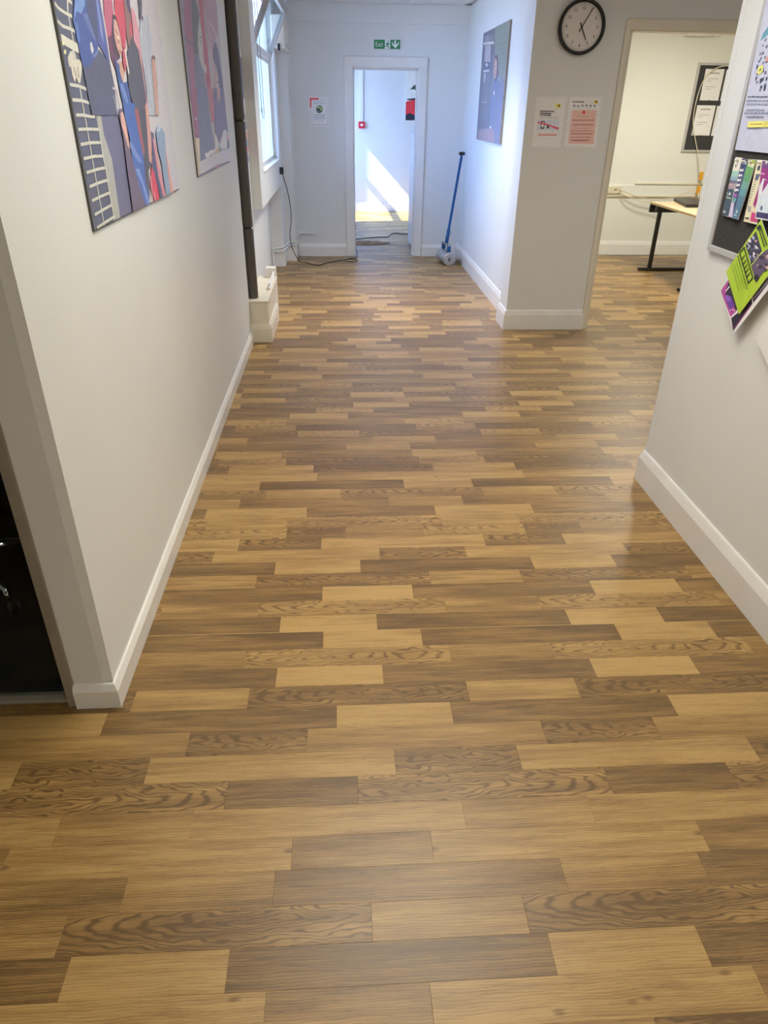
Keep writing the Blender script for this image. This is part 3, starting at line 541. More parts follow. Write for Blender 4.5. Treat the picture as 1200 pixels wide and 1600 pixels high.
# flat prints: ink colour and outline in millimetres on the board
PRINTS = {
'poster1': [('c9c7cf',[(1831,2516),(6081,4709),(3522,989),(1148,1400)]),('5c5f74',[(2125,2118),(2631,2246),(2357,1817),(2341,1759),(2349,1693),(2493,1642),(2529,1541),(2520,1378),(2528,1272),(2191,1272),(2166,1327),(2168,1825)]),('a4a6a2',[(2416,1595),(2438,1592),(2430,1527),(2472,1458),(2460,1287),(2464,1276),(2384,1281),(2385,1371),(2381,1473),(2384,1531),(2386,1578)]),('6a6a86',[(2443,1607),(2624,1608),(2614,1592),(2635,1483),(2613,1281),(2459,1285),(2472,1458),(2430,1527)]),('c3c4ba',[(2320,1875),(2287,1817),(2295,1813),(2328,1871)]),('c3c4ba',[(2287,1815),(2290,1743),(2298,1743),(2295,1815)]),('c3c4ba',[(2278,1646),(2272,1577),(2280,1577),(2286,1646)]),('c3c4ba',[(2307,1836),(2339,1833),(2339,1841),(2307,1844)]),('c3c4ba',[(2196,1818),(2217,1810),(2221,1818),(2200,1826)]),('c3c4ba',[(2218,1810),(2258,1805),(2260,1813),(2220,1818)]),('c3c4ba',[(2259,1805),(2319,1802),(2319,1810),(2259,1813)]),('c3c4ba',[(2192,1781),(2227,1773),(2229,1781),(2194,1789)]),('c3c4ba',[(2228,1773),(2282,1772),(2282,1780),(2228,1781)]),('c3c4ba',[(2282,1772),(2319,1769),(2319,1777),(2282,1780)]),('c3c4ba',[(2201,1644),(2277,1642),(2277,1650),(2201,1652)]),('c3c4ba',[(2277,1642),(2348,1635),(2348,1643),(2277,1650)]),('c3c4ba',[(2199,1609),(2279,1608),(2279,1616),(2199,1617)]),('c3c4ba',[(2279,1608),(2359,1601),(2359,1609),(2279,1616)]),('c9c9bd',[(2198,1737),(2259,1730),(2261,1752),(2200,1759)]),('c9c9bd',[(2259,1730),(2329,1723),(2331,1745),(2261,1752)]),('cfd0a0',[(2212,1738),(2210,1736),(2207,1735),(2203,1734),(2200,1733),(2197,1734),(2196,1735),(2197,1737),(2199,1739),(2202,1741),(2206,1742),(2209,1742),(2212,1742),(2213,1740)]),('cfd29a',[(2218,1721),(2216,1718),(2212,1716),(2207,1715),(2202,1715),(2199,1716),(2197,1717),(2198,1719),(2200,1722),(2204,1724),(2209,1725),(2213,1725),(2217,1724),(2219,1723)]),('c0c0b6',[(2220,1708),(2249,1723),(2281,1729),(2292,1717),(2291,1711),(2255,1705),(2225,1685),(2218,1692)]),('c6c4b6',[(2235,1701),(2255,1705),(2290,1710),(2322,1707),(2331,1698),(2317,1680),(2287,1652),(2272,1654),(2263,1667),(2243,1654),(2232,1669)]),('8a8278',[(2252,1688),(2260,1667),(2268,1669),(2260,1690)]),('8a8278',[(2283,1691),(2282,1666),(2290,1666),(2291,1691)]),('c3c4ba',[(2273,1606),(2275,1558),(2283,1558),(2281,1606)]),('c3c4ba',[(2275,1558),(2273,1459),(2281,1459),(2283,1558)]),('c3c4ba',[(2273,1459),(2277,1289),(2285,1289),(2281,1459)]),('c3c4ba',[(2405,1586),(2385,1532),(2393,1530),(2413,1584)]),('c3c4ba',[(2385,1532),(2377,1474),(2385,1472),(2393,1530)]),('c3c4ba',[(2377,1472),(2384,1439),(2392,1441),(2385,1474)]),('c3c4ba',[(2384,1440),(2381,1371),(2389,1371),(2392,1440)]),('c3c4ba',[(2381,1371),(2387,1299),(2395,1299),(2389,1371)]),('c3c4ba',[(2202,1574),(2275,1573),(2275,1581),(2202,1582)]),('c3c4ba',[(2275,1573),(2324,1569),(2324,1577),(2275,1581)]),('c3c4ba',[(2324,1569),(2369,1569),(2369,1577),(2324,1577)]),('c3c4ba',[(2200,1540),(2279,1539),(2279,1547),(2200,1548)]),('c3c4ba',[(2279,1539),(2385,1536),(2385,1544),(2279,1547)]),('c3c4ba',[(2197,1504),(2283,1505),(2283,1513),(2197,1512)]),('c3c4ba',[(2283,1505),(2387,1502),(2387,1510),(2283,1513)]),('c3c4ba',[(2200,1469),(2296,1470),(2296,1478),(2200,1477)]),('c3c4ba',[(2296,1470),(2388,1466),(2388,1474),(2296,1478)]),('c3c4ba',[(2203,1434),(2302,1436),(2302,1444),(2203,1442)]),('c3c4ba',[(2302,1436),(2393,1435),(2393,1443),(2302,1444)]),('c3c4ba',[(2206,1398),(2298,1401),(2298,1409),(2206,1406)]),('c3c4ba',[(2298,1401),(2391,1401),(2391,1409),(2298,1409)]),('c3c4ba',[(2205,1362),(2303,1365),(2303,1373),(2205,1370)]),('c3c4ba',[(2303,1365),(2394,1366),(2394,1374),(2303,1373)]),('c3c4ba',[(2208,1325),(2300,1329),(2300,1337),(2208,1333)]),('c3c4ba',[(2300,1329),(2393,1332),(2393,1340),(2300,1337)]),('c3c4ba',[(2208,1290),(2297,1294),(2297,1302),(2208,1298)]),('c3c4ba',[(2297,1294),(2398,1298),(2398,1306),(2297,1302)]),('cdcec6',[(2306,1544),(2301,1542),(2288,1541),(2274,1541),(2268,1542),(2273,1544),(2286,1546),(2300,1546)]),('cdcec6',[(2316,1510),(2310,1508),(2297,1507),(2283,1507),(2277,1508),(2282,1510),(2295,1511),(2309,1511)]),('cdcec6',[(2316,1474),(2311,1473),(2297,1472),(2283,1472),(2277,1474),(2282,1475),(2295,1476),(2309,1476)]),('cdcec6',[(2320,1440),(2314,1438),(2301,1437),(2286,1438),(2280,1440),(2285,1441),(2299,1442),(2313,1442)]),('cdcec6',[(2320,1404),(2314,1403),(2300,1402),(2286,1403),(2280,1405),(2285,1406),(2299,1407),(2313,1406)]),('cdcec6',[(2324,1368),(2318,1366),(2304,1366),(2290,1367),(2283,1369),(2288,1371),(2302,1371),(2317,1370)]),('cdcec6',[(2320,1333),(2315,1331),(2301,1331),(2286,1332),(2280,1334),(2285,1336),(2299,1336),(2314,1335)]),('cdcec6',[(2322,1297),(2317,1295),(2302,1295),(2288,1297),(2281,1299),(2287,1300),(2301,1300),(2316,1299)]),('4c5c96',[(2367,1862),(2567,1886),(2519,1756),(2480,1729),(2390,1695),(2332,1694),(2324,1730),(2321,1782),(2312,1797),(2340,1825)]),('6f8cc0',[(2380,1864),(2463,1873),(2445,1845),(2399,1819),(2359,1822),(2325,1797),(2340,1820)]),('5c74b0',[(2313,1796),(2352,1793),(2353,1755),(2323,1747),(2323,1782)]),('515774',[(2480,1875),(2567,1886),(2555,1867),(2519,1756),(2504,1766),(2469,1808),(2455,1832)]),('6673a6',[(2413,1821),(2454,1825),(2495,1774),(2499,1759),(2462,1775),(2431,1800)]),('55609a',[(2567,1886),(2613,1891),(2601,1872),(2615,1803),(2608,1710),(2552,1741),(2514,1760)]),('8090bd',[(2565,1872),(2581,1874),(2583,1800),(2574,1764),(2558,1784)]),('5a5c74',[(2332,1694),(2390,1695),(2480,1729),(2512,1745),(2617,1711),(2610,1575),(2341,1577),(2334,1638)]),('c9c9cf',[(2436,1756),(2451,1758),(2460,1739),(2438,1728),(2429,1740)]),('6f87bd',[(2435,1723),(2503,1743),(2497,1734),(2447,1721)]),('b0657f',[(2658,1905),(2758,1917),(2749,1877),(2735,1844),(2695,1795),(2625,1782),(2624,1829)]),('bf5668',[(2784,1920),(2894,1933),(2871,1834),(2824,1761),(2784,1770),(2783,1790),(2775,1829),(2750,1849)]),('6d4b62',[(2625,1782),(2695,1795),(2701,1753),(2710,1729),(2681,1723),(2670,1694),(2650,1712),(2626,1738)]),('c4bfc4',[(2609,1893),(2605,1876),(2619,1872),(2623,1889)]),('c4bfc4',[(2605,1874),(2609,1781),(2623,1781),(2619,1874)]),('c4bfc4',[(2609,1781),(2607,1705),(2621,1705),(2623,1781)]),('c4bfc4',[(2607,1703),(2624,1644),(2638,1648),(2621,1707)]),('c4bfc4',[(2628,1643),(2637,1632),(2643,1638),(2634,1649)]),('c4bfc4',[(2636,1634),(2649,1576),(2657,1578),(2644,1636)]),('c4bfc4',[(2592,1646),(2635,1642),(2635,1648),(2592,1652)]),('aab0c6',[(2584,1627),(2607,1574),(2613,1576),(2590,1629)]),('cac4c8',[(2742,1903),(2737,1849),(2747,1849),(2752,1903)]),('54485a',[(2722,1849),(2747,1850),(2771,1842),(2731,1839),(2700,1797),(2705,1754),(2736,1736),(2713,1728),(2671,1751),(2680,1799)]),('c49f94',[(2731,1838),(2751,1838),(2768,1825),(2781,1786),(2773,1758),(2744,1739),(2718,1754),(2706,1780),(2706,1805)]),('80605e',[(2725,1809),(2747,1797),(2749,1803),(2727,1815)]),('80605e',[(2735,1779),(2752,1773),(2754,1779),(2737,1785)]),('9a6a68',[(2731,1754),(2753,1748),(2755,1754),(2733,1760)]),('e0cfc6',[(2762,1793),(2763,1789),(2756,1786),(2745,1786),(2738,1789),(2738,1793),(2745,1796),(2755,1796)]),('8d6f6c',[(2894,1920),(2978,1929),(2949,1885),(2955,1851),(2930,1796),(2888,1763),(2862,1773),(2861,1807),(2882,1874)]),('5e5a78',[(2920,1919),(2975,1925),(2957,1875),(2929,1877),(2914,1895)]),('bb5b6d',[(2938,1854),(2955,1851),(2942,1813),(2909,1803),(2911,1827)]),('cd98a6',[(2969,1895),(3021,1885),(3044,1821),(3034,1774),(3022,1674),(3026,1572),(2976,1573),(3000,1674),(3004,1767),(2949,1797),(2965,1852)]),('b9c0cf',[(3102,1877),(3225,1899),(3234,1809),(3221,1771),(3185,1760),(3165,1713),(3137,1571),(3020,1572),(3044,1675),(3034,1774),(3039,1821)]),('8f98ae',[(3101,1864),(3086,1710),(3092,1710),(3107,1864)]),('8f98ae',[(3086,1710),(3074,1572),(3080,1572),(3092,1710)]),('8f98ae',[(3137,1870),(3133,1712),(3139,1712),(3143,1870)]),('8f98ae',[(3133,1713),(3110,1573),(3116,1571),(3139,1711)]),('8f98ae',[(3206,1892),(3164,1778),(3170,1776),(3212,1890)]),('8f98ae',[(3164,1778),(3151,1723),(3157,1721),(3170,1776)]),('8f98ae',[(3047,1821),(3067,1731),(3073,1733),(3053,1823)]),('8f98ae',[(3067,1732),(3055,1595),(3061,1595),(3073,1732)]),('676274',[(3099,1943),(3167,1951),(3120,1885),(3140,1878),(3121,1866),(3105,1873),(3075,1870),(3092,1901)]),('5a5a68',[(2813,1734),(2845,1762),(2924,1804),(2947,1795),(2998,1773),(3011,1707),(3013,1645),(3009,1614),(2959,1595),(2912,1573),(2831,1573),(2808,1612),(2789,1647),(2795,1693)]),('4a6098',[(2665,1736),(2684,1722),(2709,1715),(2729,1666),(2777,1672),(2787,1637),(2792,1595),(2783,1574),(2704,1574),(2674,1629),(2665,1686)]),('6d86c0',[(2681,1665),(2722,1662),(2745,1630),(2762,1599),(2734,1599),(2701,1629)]),('c19c8c',[(2711,1725),(2745,1725),(2753,1697),(2731,1666),(2716,1674),(2705,1695)]),('b35a6c',[(2778,1762),(2809,1762),(2804,1719),(2766,1696),(2760,1721)]),('dad2cc',[(2802,1764),(2803,1730),(2819,1730),(2818,1764)]),('dad2cc',[(2803,1729),(2808,1693),(2824,1695),(2819,1731)]),('7a5f60',[(3186,1762),(3221,1771),(3255,1764),(3242,1751),(3210,1754),(3166,1722)]),('c4a296',[(3186,1749),(3220,1760),(3238,1751),(3233,1716),(3234,1690),(3186,1571),(3131,1572),(3152,1666),(3165,1713)]),('7a6a74',[(3167,1724),(3150,1667),(3154,1665),(3171,1722)]),('7a6a74',[(3150,1667),(3129,1573),(3133,1571),(3154,1665)]),('7a6a74',[(3231,1716),(3226,1668),(3230,1668),(3235,1716)]),('4e68ae',[(2681,1609),(2829,1610),(2837,1593),(2832,1514),(2848,1465),(2853,1397),(2844,1289),(2769,1291),(2726,1373),(2694,1423),(2702,1512),(2684,1560)]),('7b93cf',[(2713,1413),(2765,1412),(2831,1320),(2838,1290),(2811,1290),(2774,1363)]),('7389c6',[(2706,1500),(2752,1472),(2830,1426),(2777,1429),(2716,1457),(2685,1487)]),('6b5f74',[(2614,1592),(2665,1593),(2685,1551),(2682,1481),(2731,1360),(2782,1289),(2605,1288),(2611,1411),(2624,1503)]),('cfa59c',[(2635,1582),(2665,1583),(2677,1557),(2683,1529),(2684,1475),(2661,1488),(2638,1525),(2625,1550)]),('cfa59c',[(2648,1513),(2672,1504),(2678,1476),(2656,1488)]),('56545f',[(2864,1593),(2982,1593),(2972,1510),(2953,1413),(2897,1397),(2854,1298),(2831,1364),(2855,1465),(2866,1534)]),('9a5f60',[(2818,1593),(2870,1593),(2877,1455),(2845,1450),(2827,1526)]),('c79a8e',[(2979,1599),(3016,1599),(3004,1490),(2960,1412),(2924,1427),(2954,1517)]),('5c5a7c',[(3009,1521),(3051,1514),(3056,1449),(3081,1337),(3120,1277),(3028,1283),(2988,1371),(2948,1406),(2994,1452)]),('d18d99',[(3025,1499),(3057,1488),(3072,1412),(3122,1281),(3078,1281),(3036,1371)]),('cf4f62',[(2948,1406),(2979,1382),(3002,1320),(3015,1278),(2925,1277),(2903,1326),(2890,1346)]),('dccfd2',[(2910,1378),(2884,1282),(2892,1280),(2918,1376)]),('cfc6cc',[(2934,1320),(2927,1281),(2933,1279),(2940,1318)]),('8fa3bf',[(3094,1519),(3193,1530),(3244,1507),(3218,1431),(3231,1374),(3216,1282),(3122,1281),(3120,1409),(3092,1454)]),('b3c2d6',[(3129,1535),(3193,1530),(3157,1515),(3109,1517)]),('dc9c98',[(3232,1472),(3240,1402),(3272,1280),(3216,1282),(3213,1376)]),('f0dcd8',[(3239,1444),(3243,1283),(3247,1283),(3243,1444)])],
'poster2': [('bdb8bd',[(3569,3413),(11538,7525),(6477,989),(3051,1310)]),('8f8da3',[(3917,2049),(4069,2067),(4044,2030),(3983,1887),(3983,1720),(3978,1621),(3883,1621),(3884,1880)]),('a5738a',[(4062,2077),(4235,2098),(4208,2048),(4153,1876),(4135,1801),(4078,1635),(3971,1634),(3971,1792),(3961,1909)]),('7f6f85',[(3953,1870),(4146,1859),(4146,1871),(3953,1882)]),('8a7a90',[(4021,1863),(4118,1845),(4120,1853),(4023,1871)]),('b79fae',[(4620,2119),(5121,2177),(5051,1979),(4879,1932),(4749,1872),(4693,1913),(4568,1963)]),('9a93a6',[(4666,2045),(4743,2025),(4745,2033),(4668,2053)]),('d6ccd6',[(4587,2062),(4706,1933),(4714,1939),(4595,2068)]),('d6ccd6',[(4705,1936),(4707,1759),(4717,1759),(4715,1936)]),('8b8da4',[(4604,1965),(4614,1880),(4624,1882),(4614,1967)]),('cfa0b0',[(4726,1985),(4723,1845),(4737,1845),(4740,1985)]),('cfa0b0',[(4723,1846),(4698,1687),(4712,1685),(4737,1844)]),('d8d2da',[(4720,2007),(4873,1984),(4875,1992),(4722,2015)]),('d8d2da',[(4873,1984),(5012,1955),(5014,1963),(4875,1992)]),('d8d2da',[(5020,1973),(5033,1891),(5041,1893),(5028,1975)]),('d8d2da',[(5033,1892),(5033,1755),(5041,1755),(5041,1892)]),('b9707f',[(4404,2107),(4609,2131),(4600,2091),(4548,1961),(4588,1879),(4584,1802),(4596,1640),(4450,1639),(4418,1775),(4453,1933),(4434,2023)]),('d8c8ce',[(4382,2089),(4434,2026),(4442,2032),(4390,2095)]),('d8ced4',[(4414,1746),(4456,1637),(4464,1641),(4422,1750)]),('d8ced4',[(4599,1756),(4560,1641),(4568,1639),(4607,1754)]),('70757f',[(4234,2087),(4358,2101),(4368,2066),(4426,2012),(4329,1923),(4283,1844),(4383,1766),(4419,1639),(4078,1635),(4152,1826),(4193,1976)]),('85899f',[(4152,1826),(4276,1834),(4393,1766),(4419,1639),(4078,1635)]),('c2c4c2',[(4403,1984),(4435,1973),(4453,1933),(4418,1910),(4445,1896),(4429,1853),(4435,1800),(4463,1757),(4358,1770),(4292,1819),(4284,1875),(4331,1934)]),('6f7478',[(4405,1914),(4395,1910),(4375,1907),(4357,1907),(4352,1910),(4361,1913),(4381,1916),(4399,1916)]),('7f8286',[(4363,1891),(4399,1891),(4399,1899),(4363,1899)]),('94908f',[(4370,1842),(4381,1827),(4387,1831),(4376,1846)]),('d9d6d4',[(4433,1797),(4479,1794),(4474,1758),(4436,1760)]),('77758f',[(4888,1929),(4937,1918),(4997,1887),(5039,1792),(5061,1645),(4859,1643),(4857,1740),(4805,1812),(4768,1853),(4780,1879)]),('cdb9b3',[(4799,1819),(4853,1799),(4889,1735),(4864,1643),(4764,1642),(4777,1741)]),('8c7a80',[(4882,1729),(4869,1724),(4844,1721),(4822,1722),(4815,1727),(4828,1732),(4853,1735),(4876,1733)]),('c0808a',[(4854,1683),(4840,1678),(4812,1676),(4786,1677),(4778,1681),(4792,1686),(4820,1688),(4846,1687)]),('85849f',[(4660,1685),(4736,1698),(4788,1643),(4629,1641)]),('a5738a',[(3943,1679),(4118,1683),(4076,1571),(4042,1465),(3922,1470),(3929,1593)]),('c9bcc8',[(3978,1546),(4041,1544),(4041,1554),(3978,1556)]),('8f6c80',[(3920,1474),(4045,1466),(4045,1474),(3920,1482)]),('8588a4',[(4118,1683),(4431,1690),(4423,1569),(4467,1504),(4497,1444),(4480,1390),(4354,1373),(3994,1361),(4042,1467),(4076,1571)]),('b1aebd',[(4268,1684),(4264,1614),(4270,1614),(4274,1684)]),('aea9bb',[(4244,1531),(4275,1495),(4279,1499),(4248,1535)]),('a79bb0',[(4397,1687),(4379,1553),(4385,1553),(4403,1687)]),('c58490',[(4460,1691),(4622,1695),(4599,1574),(4578,1528),(4493,1526),(4476,1574)]),('d9cdd4',[(4431,1681),(4452,1573),(4460,1575),(4439,1683)]),('d9cdd4',[(4452,1573),(4474,1461),(4482,1463),(4460,1575)]),('d9cdd4',[(4623,1687),(4599,1534),(4607,1532),(4631,1685)]),('d9cdd4',[(4599,1534),(4576,1471),(4584,1469),(4607,1532)]),('87829f',[(4686,1696),(5059,1704),(5074,1603),(5093,1521),(5096,1463),(4958,1477),(4837,1463),(4664,1417),(4573,1476),(4620,1574)]),('cdb0ac',[(4796,1699),(4912,1701),(4874,1647),(4814,1622),(4786,1652)]),('a9a6bc',[(4804,1615),(4843,1589),(4847,1593),(4808,1619)]),('d9cdb6',[(3925,1470),(4040,1464),(3997,1365),(3979,1309),(3905,1305),(3919,1415)]),('d6b98a',[(3943,1466),(3928,1364),(3936,1362),(3951,1464)]),('cfcfd6',[(3995,1362),(4213,1366),(4457,1373),(4822,1374),(5147,1371),(5096,1302),(4460,1317),(4139,1314),(3979,1309)]),('d3d9ea',[(4676,1402),(4828,1451),(4898,1480),(4987,1482),(5052,1464),(4978,1380),(4710,1385)]),('d9d9e0',[(4158,1393),(4248,1389),(4352,1398),(4471,1393),(4533,1419),(4507,1443),(4582,1473),(4636,1442),(4662,1414),(4595,1384),(4378,1377),(4214,1367),(4163,1374)]),('d2c08c',[(4525,1393),(4649,1397),(4644,1373),(4522,1374)]),('8aa0a8',[(4658,1394),(4741,1396),(4740,1378),(4646,1376)]),('8a86a4',[(5027,1429),(5124,1416),(5123,1377),(4989,1378)]),('cfa5b2',[(4996,1459),(5130,1443),(5109,1414),(5042,1432)]),('9493b2',[(3960,1312),(4139,1314),(4460,1317),(4681,1311),(5111,1302),(5109,1281),(4440,1289),(3919,1288)]),('bd9bac',[(4460,1317),(4680,1311),(4661,1283),(4465,1288)]),('dcd9de',[(3960,1307),(4460,1313),(4460,1321),(3960,1315)]),('dcd9de',[(4681,1310),(4678,1285),(4684,1285),(4687,1310)]),('a9b0c6',[(4747,1304),(4820,1303),(4815,1289),(4742,1291)])],
'picture': [('8288a6',[(11205,3187),(6384,2516),(5678,1078),(10130,661)]),('777c9a',[(8289,2261),(7630,2250),(7546,1894),(7477,1468),(8218,1437)]),('8d9aa0',[(7656,2305),(6986,2281),(6918,1997),(7022,1837),(7269,1871),(7400,2023),(7557,2052)]),('7f8f98',[(7419,2191),(7057,2179),(7057,2173),(7419,2185)]),('7f8f98',[(7401,2154),(7054,2143),(7054,2137),(7401,2148)]),('7f8f98',[(7384,2117),(7052,2108),(7052,2102),(7384,2111)]),('7f8f98',[(7366,2080),(7049,2072),(7049,2066),(7366,2074)]),('7f8f98',[(7349,2043),(7046,2036),(7046,2030),(7349,2037)]),('7f8f98',[(7331,2006),(7044,2000),(7044,1994),(7331,2000)]),('7f8f98',[(7313,1969),(7041,1964),(7041,1958),(7313,1963)]),('7f8f98',[(7296,1931),(7038,1928),(7038,1922),(7296,1925)]),('7f8f98',[(7278,1894),(7036,1891),(7036,1885),(7278,1888)]),('94a0c2',[(8130,2231),(7897,2224),(7872,2171),(8106,2180)]),('d8c4c8',[(7800,2217),(7797,2166),(7809,2166),(7812,2217)]),('d8d0d8',[(7703,2214),(7696,2163),(7708,2161),(7715,2212)]),('cdd6e6',[(8184,2184),(7634,2156),(7636,2134),(8186,2162)]),('b4b5d2',[(8079,2152),(7785,2137),(7748,2000),(8053,2014)]),('5f6c98',[(8078,2016),(7795,2006),(7776,1945),(8059,1953)]),('b6c4e6',[(7848,1984),(7865,1973),(7916,1971),(7972,1978),(8000,1991),(7982,2001),(7931,2003),(7875,1996)]),('c6d2ea',[(8091,1948),(7771,1942),(7771,1926),(8091,1932)]),('a9b8dc',[(8058,1920),(7938,1919),(7944,1850),(8005,1837)]),('b4bfdc',[(8006,1918),(8046,1612),(8052,1612),(8012,1918)]),('b4bfdc',[(7862,1913),(7895,1680),(7901,1680),(7868,1913)]),('b4bfdc',[(7757,1930),(7776,1627),(7782,1627),(7763,1930)]),('b4bfdc',[(7631,1897),(7620,1685),(7626,1685),(7637,1897)]),('b4bfdc',[(8042,1676),(7780,1682),(7780,1676),(8042,1670)]),('9fa9c8',[(7979,1595),(8040,1510),(8046,1514),(7985,1599)]),('9fa9c8',[(7837,1605),(7839,1507),(7845,1507),(7843,1605)]),('9fa9c8',[(7696,1603),(7748,1513),(7754,1517),(7702,1607)]),('7a85b8',[(7600,1684),(7537,1783),(7480,1844),(7345,1863),(7222,1856),(7086,1812),(7007,1765),(6991,1613),(6965,1396),(6971,1326),(7253,1315),(7524,1474)]),('a5b4cc',[(7284,1861),(7222,1856),(7167,1821),(7233,1836)]),('5f5a6c',[(7552,2004),(7466,2050),(7370,2001),(7327,1893),(7382,1837),(7459,1843)]),('c7a8ac',[(7390,1932),(7391,1897),(7406,1869),(7433,1855),(7465,1856),(7496,1873),(7521,1903),(7533,1939),(7532,1974),(7516,2002),(7489,2016),(7457,2014),(7426,1996),(7402,1967)]),('8f7680',[(7519,1957),(7420,1956),(7420,1950),(7519,1951)]),('a5707e',[(7480,1891),(7406,1892),(7406,1886),(7480,1885)]),('c4cce0',[(7615,2052),(7558,1995),(7566,1987),(7623,2044)]),('c4cce0',[(7557,1992),(7535,1881),(7545,1879),(7567,1990)]),('c4cce0',[(7535,1879),(7562,1754),(7572,1756),(7545,1881)]),('dfdce8',[(7476,1754),(7414,1766),(7407,1731),(7454,1725)]),('a393ac',[(8099,1432),(7540,1459),(7308,1450),(7224,1345),(7280,1328),(8197,1333)]),('c4a7b4',[(8001,1423),(8070,1350),(8076,1356),(8007,1429)]),('c4a7b4',[(7872,1427),(7919,1356),(7925,1360),(7878,1431)]),('c4a7b4',[(7746,1431),(7772,1362),(7780,1364),(7754,1433)]),('c4a7b4',[(7625,1435),(7631,1367),(7639,1367),(7633,1435)]),('c4a7b4',[(7508,1439),(7495,1373),(7503,1371),(7516,1437)]),('c4a7b4',[(7394,1443),(7364,1378),(7372,1374),(7402,1439)]),('dfe3ee',[(7442,1469),(7451,1460),(7480,1456),(7513,1459),(7530,1467),(7521,1475),(7491,1479),(7458,1477)])],
'farpic': [('e9e6f6',[(1089,2954),(1989,2969),(2090,1457),(1129,1447)]),('3a4a44',[(1202,1896),(1251,1950),(1293,1972),(1326,2026),(1358,2111),(1408,2112),(1390,1920),(1316,1876),(1265,1907)]),('d8434c',[(1290,2057),(1345,2111),(1510,2071),(1513,2007),(1332,2009)]),('4d4450',[(1143,1761),(1421,1795),(1522,1791),(1525,1737),(1321,1735),(1169,1744)]),('ef3f4e',[(1123,1721),(1245,1744),(1524,1748),(1534,1528),(1124,1523)]),('2e3148',[(1119,1523),(1200,1557),(1277,1529),(1533,1550),(1538,1439),(1121,1434)]),('c93a48',[(1271,1712),(1373,1702),(1402,1615),(1328,1548),(1274,1613)])],
